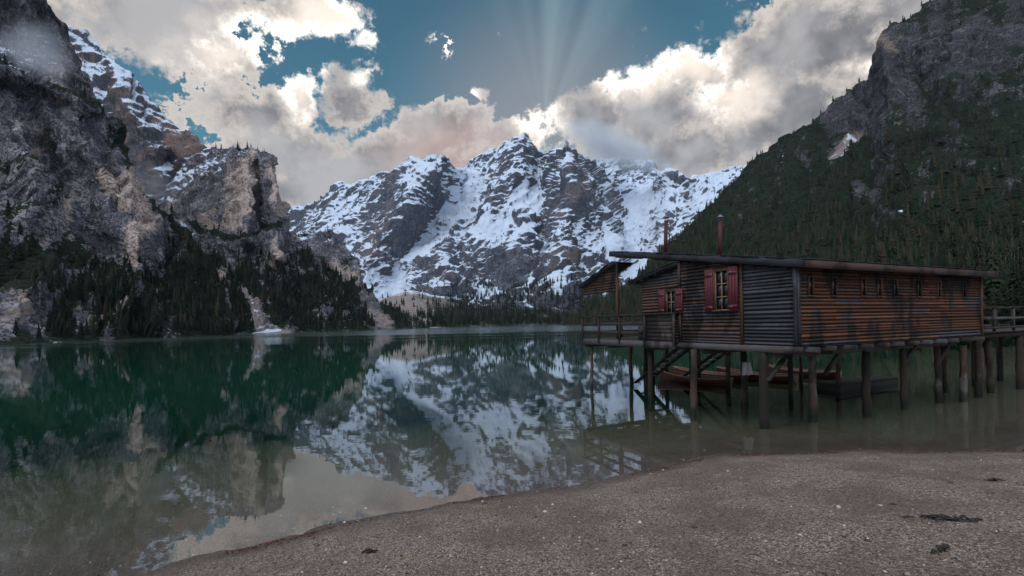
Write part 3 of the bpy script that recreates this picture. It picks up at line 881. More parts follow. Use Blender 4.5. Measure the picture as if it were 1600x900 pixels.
# ------------------------------------------------------------------ trees
def star_conifer(ntier, npts, seed, slim):
    r_ = random.Random(seed)
    v, f = [], []
    for i in range(ntier):
        q = i / ntier
        z0 = 0.08 + 0.86 * q
        rad = slim * (1 - q) ** 0.85 * r_.uniform(0.8, 1.2)
        b = len(v)
        v.append((r_.uniform(-.01, .01), r_.uniform(-.01, .01), min(1.0, z0 + 1.9 * 0.86 / ntier)))
        ph = r_.uniform(0, 6.28)
        for k in range(npts * 2):
            a = ph + math.pi * k / npts
            rr_ = rad * (r_.uniform(.85, 1.25) if k % 2 == 0 else r_.uniform(.35, .6))
            v.append((math.cos(a) * rr_, math.sin(a) * rr_, z0 + (0.0 if k % 2 == 0 else 0.05) + r_.uniform(-.015, .015)))
        for k in range(npts * 2):
            f.append((b, b + 1 + k, b + 1 + (k + 1) % (npts * 2)))
    b = len(v)
    for k in range(3):
        a = 2.1 * k
        v.append((math.cos(a) * .012, math.sin(a) * .012, 0.0 - 0.06))
    v.append((0, 0, 0.3))
    f += [(b, b + 1, b + 3), (b + 1, b + 2, b + 3), (b + 2, b, b + 3)]
    return np.array(v), np.array(f)


def branch_conifer(seed, slim, ntier=17, nb=9, thin=1.0):
    """crown of drooping boughs, each a ridged blade with side twigs"""
    r_ = random.Random(seed)
    mb = MB()
    for i in range(ntier):
        q = i / ntier
        z0 = 0.10 + 0.86 * q
        rad = slim * (1 - q) ** 0.8 * r_.uniform(.85, 1.15) + .012
        n_ = max(4, int(nb * (1 - 0.5 * q)))
        ph = r_.uniform(0, 6.28)
        for k in range(n_):
            if r_.random() > thin:
                continue
            a = ph + 6.283 * k / n_ + r_.uniform(-.25, .25)
            L = rad * r_.uniform(.65, 1.25)
            dz = -L * r_.uniform(.25, .55)
            ca, sa = math.cos(a), math.sin(a)
            wd = L * r_.uniform(.20, .32)
            zz = z0 + r_.uniform(-.02, .02)
            p = lambda u, s_, h_: (ca * u * L - sa * s_, sa * u * L + ca * s_, zz + dz * u * u + h_)
            mb.add([p(0, 0, .012), p(.45, wd, -.012), p(.5, 0, .012), p(.45, -wd, -.012), p(.8, wd * .55, -.01), p(1, 0, 0), p(.8, -wd * .55, -.01)],
                   [(0, 1, 2), (0, 2, 3), (1, 4, 2), (2, 4, 5), (2, 5, 6), (2, 6, 3)])
    mb.add([(0, 0, 1.0), (.012, 0, .86), (-.006, .01, .86), (-.006, -.01, .86)], [(0, 1, 2), (0, 2, 3), (0, 3, 1)])
    return mb


def pick(surf, n, wfun, seed):
    S = SURF[surf]
    k = S['ntr']
    X, Y, Z, PX, PY = (S[a][:k] for a in ('X', 'Y', 'Z', 'PX', 'PY'))
    gu = np.stack([np.gradient(a, axis=1) for a in (X, Y, Z)], -1)
    gv = np.stack([np.gradient(a, axis=0) for a in (X, Y, Z)], -1)
    N = np.cross(gu, gv)
    area = np.linalg.norm(N, axis=-1) + 1e-9
    nz = np.abs(N[..., 2]) / area
    wgt = wfun(S, PX, PY, Z, nz, k) * (Z > 0.6)
    wgt = np.clip(wgt, 0, None) * area ** 0.85 / np.maximum(Y, 60) ** 0.6
    p = (wgt / wgt.sum()).ravel()
    r_ = np.random.RandomState(seed)
    ii = r_.choice(p.size, n, replace=False, p=p)
    return np.stack([a.ravel()[ii] for a in (X, Y, Z, PX, PY)], -1)


TREES = []     # (x, y, z, px, py, height, kind, region)
r0 = np.random.RandomState(5)


def grow(surf, n, wfun, seed, h0, h1, kinds, region):
    for (x, y, z, a, b) in pick(surf, n, wfun, seed):
        TREES.append((x, y, z, a, b, r0.uniform(h0, h1) * r0.uniform(.6, 1.2), r0.choice(len(kinds), p=kinds), region))


fmask = lambda S, k: ss(0.25, 0.6, S['forest'][:k])
grow('right', 5200, lambda S, PX, PY, Z, nz, k: fmask(S, k) * ss(.15, .4, nz) * (0.45 + ss(170, 330, PY)) * (1 + 2.2 * ss(300, 400, PY)), 1, 8, 13, (.62, .38, 0), 'right slope')
grow('right', 300, lambda S, PX, PY, Z, nz, k: ss(340, 430, PY) * (PX > 1380) * (PX < 1680) * (S['Y'][:k] < 190), 2, 13, 19, (.45, .1, .45), 'right slope')
grow('right', 420, lambda S, PX, PY, Z, nz, k: (PX < 1130) * ss(0, 6, Z) * 1.0, 3, 11, 16, (.35, .65, 0), 'right slope')
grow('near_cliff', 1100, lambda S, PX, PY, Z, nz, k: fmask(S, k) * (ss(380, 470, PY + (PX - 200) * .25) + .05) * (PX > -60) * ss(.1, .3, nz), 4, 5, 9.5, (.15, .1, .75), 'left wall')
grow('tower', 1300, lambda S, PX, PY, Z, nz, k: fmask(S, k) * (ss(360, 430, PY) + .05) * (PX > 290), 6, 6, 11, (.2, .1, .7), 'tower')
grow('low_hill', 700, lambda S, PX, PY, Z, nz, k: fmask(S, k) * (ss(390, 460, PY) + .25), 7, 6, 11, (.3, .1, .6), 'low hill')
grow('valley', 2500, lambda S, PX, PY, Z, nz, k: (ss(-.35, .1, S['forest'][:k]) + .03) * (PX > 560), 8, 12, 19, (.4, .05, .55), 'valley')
grow('mountain_c', 900, lambda S, PX, PY, Z, nz, k: ss(440, 462, PY) * ss(700, 770, PX) * (PX < 980), 9, 15, 22, (.5, .1, .4), 'valley') if 'mountain_c' in SURF else None
for surf, x0, x1, n in (('tower', 335, 415, 16), ('low_hill', 460, 515, 18), ('right', 1060, 1360, 46), ('right', 1390, 1600, 26)):
    S = SURF[surf]
    k = S['ntr']
    for _ in range(n):
        px = r0.uniform(x0, x1)
        j = int(np.argmin(np.abs(S['PX'][0] - px)))
        i = k - 1 - r0.randint(0, 5)
        TREES.append((S['X'][i, j], S['Y'][i, j], S['Z'][i, j], px, S['PY'][i, j], r0.uniform(5, 10), 0 if surf == 'right' else 2, 'crest ' + surf))

# screen size decides which trees stand as individuals
def shows(t):
    x, y, z, px, py, h, kd, reg = t
    u = 800 + F * x / y
    v = 500 - F * (z - CAMH) / y
    top = v - F * h / y
    if u < -10 or u > 1610 or v < 0:
        return 0
    if 1000 < u < 1532 and top > 402:
        return 0
    if 1056 < u < 1532 and top > 385:
        return 0.3 * h / y
    return h / y


order = sorted(range(len(TREES)), key=lambda i: -shows(TREES[i]))
CREST = [i for i, t in enumerate(TREES) if t[7].startswith('crest tower') or t[7].startswith('crest low')]
single = [i for i in order if i not in CREST][:262] + CREST
FOL = [M['needles'], M['larch'], M['dark_needles']]
def tree_label(t):
    x, y, z, px, py, h, kd, reg = t
    u = 800 + F * x / y
    v = 500 - F * (z - CAMH) / y
    near = 'tall ' if h / y > .085 else ''
    if reg == 'right slope':
        if u < 1010: where = 'on the low wooded point left of the boathouse'
        elif u < 1075: where = 'on the slope beside the left flue'
        elif u < 1190: where = 'on the slope just right of the right flue'
        elif u < 1330: where = 'on the slope above the left half of the long roof'
        elif u < 1470: where = 'on the slope above the right half of the long roof'
        elif u < 1565: where = 'behind the right end of the roof'
        else: where = 'at the right picture edge above the walkway'
        if u >= 1190 and v < 330: where = 'high up ' + where
    elif reg == 'left wall':
        where = ('by the pale rock slab at the left picture edge' if u < 80 else 'between the pale slab and the footpath under the left cliff' if u < 170 else
                 'near the shore below the pale streaked cliff face' if u < 270 else 'near the shore right of the pale streaked cliff face')
        if v < 420: where = 'on the ledges of the left cliff'
    elif reg == 'tower':
        where = ('at the foot of the rock tower, left of the snow streak' if u < 390 else 'at the foot of the rock tower, right of the snow streak')
    elif reg == 'low hill': where = 'on the low rocky hill right of the tower'
    elif reg == 'valley': where = 'in the dark wood beyond the far shore'
    elif reg == 'crest tower': where = 'on the flat top of the rock tower'
    elif reg == 'crest low_hill': where = 'on the crest of the low hill right of the tower'
    else: where = 'against the sky on the right mountain crest'
    what = ('brownish bare larch' if kd == 1 else 'dark green spruce' if kd == 0 else 'blackish spruce')
    return near + what + ' ' + where


crowns = {}
for kd in range(3):
    for q in range(3):
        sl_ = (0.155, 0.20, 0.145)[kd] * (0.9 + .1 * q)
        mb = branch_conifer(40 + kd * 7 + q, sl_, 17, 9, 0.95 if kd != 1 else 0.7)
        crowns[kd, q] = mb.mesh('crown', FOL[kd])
tmb = MB().tube([(0, 0, -.08), (0.003, 0, .35), (0, .004, .97)], [.017, .012, .002], 6)
trunk_me = tmb.mesh('trunk', M['bark'], True)
for i in single:
    x, y, z, px, py, h, kd, reg = TREES[i]
    root = empty('larch_tree' if kd == 1 else 'spruce_tree', (x, y, z - .1), random.uniform(0, 6.28))
    root.scale = (h, h, h)
    lab = tree_label(TREES[i])
    tag(root, lab, 'tree', 'trees: ' + lab)
    link('trunk', trunk_me, root)
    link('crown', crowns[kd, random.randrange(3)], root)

# all the others are one wood on each slope
tmpl = [star_conifer(5, 5, s_, (0.17, 0.20, 0.15, 0.18)[s_]) for s_ in range(4)]
rest = {}
sset = set(single)
for i, t in enumerate(TREES):
    if i not in sset:
        rest.setdefault((t[7].replace('crest right', 'right slope'), t[6]), []).append(t)
woods = {}
for (reg, kd), lst in rest.items():
    a = np.array([t[:6] for t in lst])
    which = r0.randint(0, 4, len(a))
    for q in range(4):
        s_ = a[which == q]
        if not len(s_):
            continue
        V_, F_ = tmpl[q]
        th = r0.uniform(0, 6.28, len(s_))
        c_, n_ = np.cos(th), np.sin(th)
        h_ = s_[:, 5]
        wd = h_ * r0.uniform(.85, 1.25, len(s_))
        vx = (V_[None, :, 0] * c_[:, None] - V_[None, :, 1] * n_[:, None]) * wd[:, None] + s_[:, 0:1]
        vy = (V_[None, :, 0] * n_[:, None] + V_[None, :, 1] * c_[:, None]) * wd[:, None] + s_[:, 1:2]
        vz = V_[None, :, 2] * h_[:, None] + s_[:, 2:3]
        woods.setdefault(reg, []).append((np.stack([vx, vy, vz], -1).reshape(-1, 3),
                                          (F_[None] + (np.arange(len(s_)) * len(V_))[:, None, None]).reshape(-1, 3), kd,
                                          np.repeat(r0.uniform(0, 1, len(s_)), len(V_))))
WOODLAB = {'right slope': 'mixed wood of spruce and brownish larch covering the right mountain', 'left wall': 'dark conifer wood along the foot of the left cliff',
           'tower': 'dark wood on the foot of the rock tower by the shore', 'low hill': 'sparse wood on the low rocky hill', 'valley': 'dark conifer wood beyond the far shore'}
for reg, parts in woods.items():
    vv, ff, mi, tn = [], [], [], []
    b = 0
    for v_, f_, kd, t_ in parts:
        vv.append(v_); ff.append(f_ + b); mi.append(np.full(len(f_), kd)); tn.append(t_)
        b += len(v_)
    me = mesh_from('wood', np.vstack(vv), np.vstack(ff), FOL)
    me.polygons.foreach_set('material_index', np.concatenate(mi).astype(np.int32))
    fattr(me, 'tone', np.concatenate(tn))
    tag(link('forest', me), WOODLAB[reg], None, None, 'stuff')

# ------------------------------------------------------------------ boathouse on piles
HA = math.atan2(.415, .91)
hut = empty('boathouse', (8.4, 13.4, 0), HA)
tag(hut, 'weathered wooden boathouse on piles with red shutters and two rusty flues', 'boathouse')
roof_z = lambda y: 5.03 + .178 * y
lean_z = lambda y: 5.50 - .18 * (y - 4.6)


def plank_mesh(name, mat):
    # clapboard: thicker at the lower edge
    mb = MB().add([(0, .0, 0), (1, .0, 0), (1, -.015, 0), (0, -.015, 0), (0, .0, 1), (1, .0, 1), (1, -.012, 1), (0, -.012, 1)],
                  [(0, 1, 2, 3), (7, 6, 5, 4), (0, 4, 5, 1), (1, 5, 6, 2), (2, 6, 7, 3), (3, 7, 4, 0)])
    return mb.mesh(name, mat)


PM = {k: plank_mesh('plank', M[k]) for k in ('wood_warm', 'wood_brown', 'wood_grey')}


def plank(parent, mat, x, y, z, L, hgt, rz=0.0):
    o = link('plank', PM[mat], parent, (x, y, z), (random.uniform(-.006, .006), random.uniform(-.0016, .0016), rz), (L, random.uniform(.8, 1.25), hgt * .985))
    return o


def split(a, b, cuts):
    segs = [(a, b)]
    for c0, c1 in cuts:
        nxt = []
        for s0, s1 in segs:
            if c1 <= s0 or c0 >= s1:
                nxt.append((s0, s1)); continue
            if c0 > s0: nxt.append((s0, c0))
            if c1 < s1: nxt.append((c1, s1))
        segs = nxt
    return [q for q in segs if q[1] - q[0] > .04]


# front wall: 8 small windows
FW = MB().box(.02, 11.28, .02, .12, 2.45, 4.80).build('wall', M['dark_wall'], hut)
wins = [.655, 1.785, 3.34, 4.24, 5.19, 6.70, 8.06, 9.9]
WZ0, WZ1, WW = 3.97, 4.55, .13
rh = .108
z = 2.45
row = 0
while z < 4.78:
    hgt = min(rh * random.uniform(.78, 1.3), 4.80 - z)
    cuts = [(s_ - WW, s_ + WW) for s_ in wins] if (z + hgt > WZ0 - .02 and z < WZ1 + .02) else []
    for a, b in split(.13, 11.2, cuts):
        js = [a] + sorted(q for q in (1.9 + random.uniform(-.02, .02) if row % 2 else 3.1, 5.2 + (.9 if row % 3 else 0), 8.1 - (.7 if row % 2 else 0)) if a + .25 < q < b - .25) + [b]
        for q0, q1 in zip(js[:-1], js[1:]):
            plank(FW, 'wood_grey' if (z < 2.62 and (q0 < 1.2 or q0 > 5.5) and random.random() < .8) else 'wood_warm', q0 + .003, 0.02, z, q1 - q0 - .006, hgt)
    z += hgt
    row += 1
for i, s_ in enumerate(wins):
    fz0 = WZ0 + .0
    wn_ = MB()
    for (a, b, c, d) in ((s_ - WW, s_ - WW + .035, fz0, WZ1), (s_ + WW - .035, s_ + WW, fz0, WZ1), (s_ - WW + .035, s_ + WW - .035, WZ1 - .035, WZ1), (s_ - WW - .02, s_ + WW + .02, fz0 - .04, fz0)):
        wn_.box(a, b, -.03, .02, c, d)
    wo = wn_.build('window', M['trim'], hut)
    MB().box(s_ - WW + .035, s_ + WW - .035, .005, .012, fz0, WZ1 - .035).build('pane', M['glass'], wo)
    MB().box(s_ - WW + .035, s_ + WW - .035, -.008, .003, (fz0 + WZ1) / 2 - .01, (fz0 + WZ1) / 2 + .01).build('glazing_bar', M['trim'], wo)

# end wall with the big shuttered window, lower annex wall with the small one
poly = [(0, 2.45), (4.6, 2.45), (4.6, roof_z(4.6) - .2), (0, roof_z(0) - .2)]
EW = MB().add([(.03, y, z_) for y, z_ in poly] + [(.13, y, z_) for y, z_ in poly], [(0, 1, 2, 3)[::-1], (4, 5, 6, 7), (0, 1, 5, 4), (1, 2, 6, 5), (2, 3, 7, 6), (3, 0, 4, 7)]).build('wall', M['dark_wall'], hut)
poly = [(4.6, 2.45), (6.77, 2.45), (6.77, lean_z(6.77) - .12), (4.6, lean_z(4.6) - .12)]
LW = MB().add([(.03, y, z_) for y, z_ in poly] + [(.13, y, z_) for y, z_ in poly], [(0, 1, 2, 3)[::-1], (4, 5, 6, 7), (0, 1, 5, 4), (1, 2, 6, 5), (2, 3, 7, 6), (3, 0, 4, 7)]).build('wall', M['dark_wall'], hut)
BW = (2.32, 2.95, 3.63, 5.05)
SW = (4.74, 5.33, 3.60, 4.51)


def end_planks(parent, y0, y1, top, win, mat, rh):
    z = 2.45
    while z < 6.2:
        hgt = rh * random.uniform(.75, 1.3)
        a, b = y0, y1
        # keep below the sloping roof
        ys = [y for y in np.linspace(y0, y1, 60) if top(y) >= z + hgt]
        if not ys: break
        a, b = max(y0, ys[0] - .02), min(y1, ys[-1] + .02)
        cuts = [(win[0] - .02, win[1] + .02)] if win and z + hgt > win[2] - .03 and z < win[3] + .03 else []
        for q0, q1 in split(a, b, cuts):
            js = [q0] + ([random.uniform(q0 + .5, q1 - .5)] if q1 - q0 > 1.8 and random.random() < .5 else []) + [q1]
            for r0_, r1_ in zip(js[:-1], js[1:]):
                # plank runs along +x of itself; turned so that it faces -x of the house
                plank(parent, mat if random.random() < .85 else 'wood_grey', .03, r1_ - .003, z, r1_ - r0_ - .006, hgt, -math.pi / 2)
        z += hgt


end_planks(EW, .10, 1.80, lambda y: roof_z(y) - .2, None, 'wood_grey', .115)
end_planks(EW, 1.92, 4.52, lambda y: roof_z(y) - .2, BW, 'wood_brown', .115)
end_planks(LW, 4.66, 6.77, lambda y: lean_z(y) - .12, SW, 'wood_brown', .115)
for y, z0, z1, w_ in ((1.86, 2.45, roof_z(1.86) - .2, .10), (4.59, 4.5, roof_z(4.59) - .2, .10), (4.59, 2.45, 3.6, .10), (.045, 2.30, roof_z(0) - .2, .10)):
    MB().box(-.035, .03, y - w_ / 2, y + w_ / 2, z0, z1).build('corner_board', M['wood_grey'] if y < .1 else M['trim'], hut)
MB().box(.03, .13, -.03, .02, 2.30, 4.8).build('corner_board', M['wood_grey'], hut)
MB().box(11.2, 11.3, -.045, .02, 2.35, 4.8).build('corner_board', M['trim'], hut)


def big_window(win, cols, rows, sw, sill):
    y0, y1, z0, z1 = win
    fr = MB()
    t_ = .055
    fr.box(-.05, .04, y0, y0 + t_, z0, z1).box(-.05, .04, y1 - t_, y1, z0, z1).box(-.05, .04, y0 + t_, y1 - t_, z1 - t_, z1).box(-.09, .04, y0 - .04, y1 + .04, z0 - .05, z0)
    fo = fr.build('window', M['trim'], hut)
    for c in range(cols):
        for r in range(rows):
            a0 = y0 + t_ + (y1 - y0 - 2 * t_) * c / cols; a1 = y0 + t_ + (y1 - y0 - 2 * t_) * (c + 1) / cols
            b0 = z0 + (z1 - t_ - z0) * r / rows; b1 = z0 + (z1 - t_ - z0) * (r + 1) / rows
            MB().box(.022, .028, a0, a1, b0, b1).build('pane', M['glass'], fo)
    bars = MB()
    for c in range(0, cols + 1):
        y = y0 + t_ + (y1 - y0 - 2 * t_) * c / cols
        bars.box(-.01, .020, y - .014, y + .014, z0, z1 - t_)
    for r in range(0, rows + 1):
        z_ = z0 + (z1 - t_ - z0) * r / rows
        bars.box(-.012, .018, y0 + t_, y1 - t_, z_ - .014, z_ + .014)
    bars.build('glazing_bar', M['frame'], fo)
    for side in (0, 1):
        a, b = (y0 - sw - .01, y0 - .01) if side == 0 else (y1 + .01, y1 + sw + .01)
        s_ = MB()
        n_ = 3
        for k in range(n_):
            s_.box(-.075, -.04, a + (b - a) * k / n_ + .003, a + (b - a) * (k + 1) / n_ - .003, z0 - .06, z1 + .03)
        so_ = s_.build('shutter', M['red'], hut)
        for zz in (z0 + .12, z1 - .18):
            MB().box(-.098, -.075, a + .02, b - .02, zz - .04, zz + .04).build('batten', M['red'], so_)
        for zz in (z0 + .10, z1 - .16):
            MB().box(-.104, -.098, (a if side else b - .16), (a + .16 if side else b), zz - .01, zz + .02).build('hinge', M['cap'], so_)


big_window(BW, 2, 3, .36, True)
big_window(SW, 2, 2, .34, True)
# remaining shell of the house
sh = MB().box(11.18, 11.28, .12, 4.6, 2.45, 4.8).box(.13, 11.2, 4.6, 4.7, 2.45, 5.0).box(10.9, 11.0, 4.7, 6.7, 2.45, 5.0).box(.13, 11.0, 6.68, 6.77, 2.45, 5.0)
sh.build('wall', M['dark_wall'], hut)
MB().box(-.02, 11.25, .03, 6.75, 2.42, 2.449).build('floor', M['beam_x'], hut)


def slab(y0, y1, zf, th, x0, x1):
    c = [(x0, y0, zf(y0)), (x1, y0, zf(y0)), (x1, y1, zf(y1)), (x0, y1, zf(y1))]
    return MB().add([(a, b, c_ - th) for a, b, c_ in c] + c, [(3, 2, 1, 0), (4, 5, 6, 7), (0, 1, 5, 4), (1, 2, 6, 5), (2, 3, 7, 6), (3, 0, 4, 7)])


def shingle_rows(parent, x0, x1, y0, y1, zf, along):
    """ragged shingle edge seen against the sky, each shingle a piece"""
    me = MB().box(0, 1, 0, 1, 0, 1).mesh('shingle', M['roof'])
    if along == 'x':
        x = x0
        while x < x1 - .05:
            wd = min(random.uniform(.22, .34), x1 - x)
            yy_ = y0 - random.uniform(.0, .05)
            link('shingle', me, parent, (x, yy_, zf(y0) + .002 + random.uniform(0, .008)), (.175, random.uniform(-.01, .01), 0), (wd - .01, .5, random.uniform(.022, .036)))
            x += wd
    else:
        y = y0
        sl_ = math.atan2(zf(y1) - zf(y0), y1 - y0)
        while y < y1 - .05:
            wd = min(random.uniform(.24, .36), y1 - y)
            link('shingle', me, parent, (x0 - random.uniform(0, .05), y, zf(y) + .002 + random.uniform(0, .012)), (sl_, 0, 0), (.5, wd - .01, random.uniform(.022, .04)))
            y += wd


roof = slab(-.3, 8.8, lambda y: roof_z(y) - .0, .13, -.12, 11.86).build('roof', M['roof'], hut)
shingle_rows(roof, -.12, 11.86, -.3, 0, roof_z, 'x')
shingle_rows(roof, -.12, 0, .25, 8.8, roof_z, 'y')
MB().box(-.10, 11.84, -.33, -.301, roof_z(-.3) - .24, roof_z(-.3) - .02).build('fascia', M['fascia'], roof)
fz = lambda y: roof_z(y) - .135
MB().add([(-.15, -.3, fz(-.3) - .10), (-.121, -.3, fz(-.3) - .10), (-.121, 8.8, fz(8.8) - .10), (-.15, 8.8, fz(8.8) - .10),
          (-.15, -.3, fz(-.3) + .10), (-.121, -.3, fz(-.3) + .10), (-.121, 8.8, fz(8.8) + .10), (-.15, 8.8, fz(8.8) + .10)],
         [(3, 2, 1, 0), (4, 5, 6, 7), (0, 1, 5, 4), (1, 2, 6, 5), (2, 3, 7, 6), (3, 0, 4, 7)]).build('fascia', M['roof'], roof)
for y in (2.9, 5.9, 8.3):
    MB().box(-.11, 1.4 if y > 5 else .0, y - .06, y + .06, fz(y) - .13, fz(y) - .01).build('purlin', M['beam_x'], roof)
for x in np.arange(.5, 11.6, .9):
    MB().bar((x, -.28, roof_z(-.28) - .19), (x, .0, roof_z(0) - .19), .07, .10).build('rafter', M['beam'], roof)
lroof = slab(4.62, 7.35, lambda y: lean_z(y) + .02, .09, -.22, 11.2).build('roof', M['roof'], hut)
shingle_rows(lroof, -.22, 0, 4.64, 7.35, lambda y: lean_z(y) + .02, 'y')
for y in np.arange(4.9, 7.3, .42):
    MB().box(-.19, .0, y - .03, y + .03, lean_z(y) - .13, lean_z(y) - .072).build('rafter', M['beam_x'], lroof)
# gable piece over the end of the deck
gz0 = lambda y: 6.06 - .32 * (y - 8.45)
groof = slab(8.42, 11.3, lambda y: gz0(y), .09, -.25, 0.9).build('roof', M['roof'], hut)
shingle_rows(groof, -.25, 0, 8.45, 11.3, gz0, 'y')
for i in range(9):
    z0 = 4.70 + .13 * i
    ye = min(11.1, 8.45 + (6.06 - .1 - z0 - .13) / .32)
    if ye > 8.7:
        plank(groof, 'wood_brown', -.05, ye, z0, ye - 8.5, .13, -math.pi / 2)
for (x, y, z0, z1) in ((.02, 8.46, 2.5, 6.0),):
    MB().box(x - .055, x + .055, y - .055, y + .055, z0, z1).build('post', M['trim'], hut)

# sill beams, joists, deck
MB().box(-.06, .10, -.12, 11.05, 2.24, 2.44).build('sill_beam', M['beam'], hut)
for x in np.arange(.55, 11.3, .93):
    MB().box(x - .075, x + .075, -.22 + random.uniform(-.05, .03), 11.0 if x < 5.5 else 6.7, 2.265, 2.415, .012).build('joist', M['beam'], hut)
for y in (.9, 3.6, 6.6):
    MB().box(.13, 11.25, y - .09, y + .09, 2.05, 2.262).build('cross_beam', M['beam_x'], hut)
for y in (9.0, 10.8):
    MB().box(-.2, 5.6, y - .08, y + .08, 2.06, 2.262).build('cross_beam', M['beam_x'], hut)
deck = MB().box(-.22, 5.6, 6.80, 11.05, 2.418, 2.425).build('deck', M['beam_x'], hut)
bm_ = MB().box(0, 1, 0, 1, 0, 1).mesh('board', M['beam_x'])
y = 6.80
while y < 11.05:
    link('board', bm_, deck, (-.26 - random.uniform(0, .04), y, 2.427), (0, 0, 0), (5.85, .135, .04))
    y += .145
y = 4.62
while y < 6.78:
    link('board', bm_, deck, (-.27 - random.uniform(0, .03), y, 2.445), (0, 0, 0), (.22, .135, .035))
    y += .145
MB().box(-.30, -.262, 4.6, 11.05, 2.20, 2.47).build('edge_board', M['beam'], deck)
rail = empty('railing', (0, 0, 0), 0, hut)
rail_x = -.22
ry = [4.64, 6.29, 7.95, 9.53, 10.95]
for y in ry:
    MB().box(rail_x - .10, rail_x - .03, y - .05, y + .05, 2.30, 3.56).build('post', M['beam'], rail)
for x in (2.2, 4.8):
    MB().box(x - .05, x + .05, 10.93, 11.0, 2.30, 3.56).build('post', M['beam'], rail)
MB().box(rail_x - .13, rail_x + .05, 4.58, 11.05, 3.561, 3.61).build('top_rail', M['beam'], rail)
MB().box(rail_x + .06, 5.2, 10.90, 11.05, 3.561, 3.61).build('top_rail', M['beam_x'], rail)
for z_ in (3.12, 2.72):
    MB().box(rail_x - .03, rail_x, 6.29, 10.93, z_, z_ + .15).build('rail', M['beam'], rail)
    MB().box(rail_x + .02, 5.2, 11.001, 11.03, z_, z_ + .11).build('rail', M['beam_x'], rail)
MB().box(rail_x - .03, rail_x, 6.29, 6.75, 2.5, 3.1).build('panel', M['wood_grey'], rail)
for i in range(7):
    MB().box(rail_x - .03 + .002 * (i % 2), rail_x - .002, 4.66, 6.28, 2.48 + .155 * i, 2.48 + .155 * i + .148).build('rail_board', M['beam'], rail)

# piles
def pile(x, y, top=2.05, r=.14, zb=-1.6, parent=None, mat='post'):
    pts, rad = [], []
    lx, ly = random.uniform(-.13, .13), random.uniform(-.08, .08)
    n_ = 14
    for i in range(n_ + 1):
        q = i / n_
        pts.append((x + lx * (1 - q) + .03 * math.sin(q * 7 + x * 9) + random.uniform(-.012, .012), y + ly * (1 - q) + random.uniform(-.012, .012), zb + (top - zb) * q))
        rad.append(r * (1.06 - .14 * q) * random.uniform(.86, 1.10))
    return MB().tube(pts, rad, 11, .10).build('pile', M[mat], parent or hut, smooth=True)


def to_local(px, py):
    x, y = ground_hit(px, py)
    dx, dy = x - 8.4, y - 13.4
    return dx * math.cos(HA) + dy * math.sin(HA), -dx * math.sin(HA) + dy * math.cos(HA)


for (a, b, r) in ((1192, 661, .145), (1272, 647, .13), (1355, 640, .14), (1411, 630, .11), (1465, 620, .12), (1506, 620, .12), (1085, 643, .125), (1163, 630, .13), (1011, 606, .11), (1021, 604, .11)):
    x, y = to_local(a, b)
    if abs(x) < .3 and y < 2: x = .03
    pile(x, y, 2.238 if y > 7 or x < .1 else 2.05, r)
for (x, y) in ((.1, 10.8), (2.6, 10.8), (5.2, 10.8), (5.2, 8.6), (4.9, 3.6), (8.0, 3.6), (0.3, 6.6), (2.6, 6.6), (5.0, 6.6), (7.4, 6.6), (10.2, 6.6), (6.1, 3.4)):
    pile(x + random.uniform(-.1, .1), y + random.uniform(-.06, .06), 2.05, random.uniform(.085, .115), -2.6)
xa, ya = to_local(1192, 661)
for (x0, y0, x1) in ((xa + .05, ya - .1, 1.0), (2.7, .95, 3.7), (7.3, .9, 8.3), (9.95, .9, 10.9)):
    MB().bar((x0, y0 - .06, 1.35), (x1, y0 - .06, 2.2), .09, .12, (0, 1, 0)).build('brace', M['beam'], hut)

# two stairs down to the water
for sx0 in (2.0, 5.0):
    st_o = empty('stair', (sx0, 0, 0), 0, hut)
    for dx_ in (0, .75):
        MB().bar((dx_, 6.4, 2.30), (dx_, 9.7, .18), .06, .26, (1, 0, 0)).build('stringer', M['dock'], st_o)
    for i in range(9):
        q = (i + .5) / 9
        y, z_ = 6.4 + 3.3 * q, 2.30 - 2.12 * q
        MB().box(.035, .715, y - .14, y + .14, z_ + .02, z_ + .055).build('tread', M['tread'], st_o)

# flues
for (x, y, top, r, nm) in ((1.5, 6.9, 7.75, .085, 0), (1.5, 4.0, 7.12, .074, 1)):
    zb = roof_z(y) - .05
    lean = .05 * (top - zb)
    ch = MB().tube([(x, y, zb), (x + .5 * lean, y - .1 * lean, (zb + top) / 2), (x + lean, y - .2 * lean, top)], [r, r, r], 14).build('chimney', M['pipe'], hut, smooth=False)
    cx, cy = x + lean, y - .2 * lean
    MB().tube([(x, y, zb), (x, y, zb + .09)], [r * 1.7, r * 1.12], 14).build('flashing', M['cap'], ch)
    mb = MB()
    for k in range(4):
        a = k * math.pi / 2 + .4
        mb.bar((cx + math.cos(a) * r * .9, cy + math.sin(a) * r * .9, top - .03), (cx + math.cos(a) * r * 1.25, cy + math.sin(a) * r * 1.25, top + .16), .014, .014)
    mb.build('bracket', M['cap'], ch)
    MB().tube([(cx, cy, top + .13), (cx, cy, top + .15), (cx, cy, top + .27)], [r * 1.95, r * 1.9, .012], 14).build('cap', M['cap'], ch)

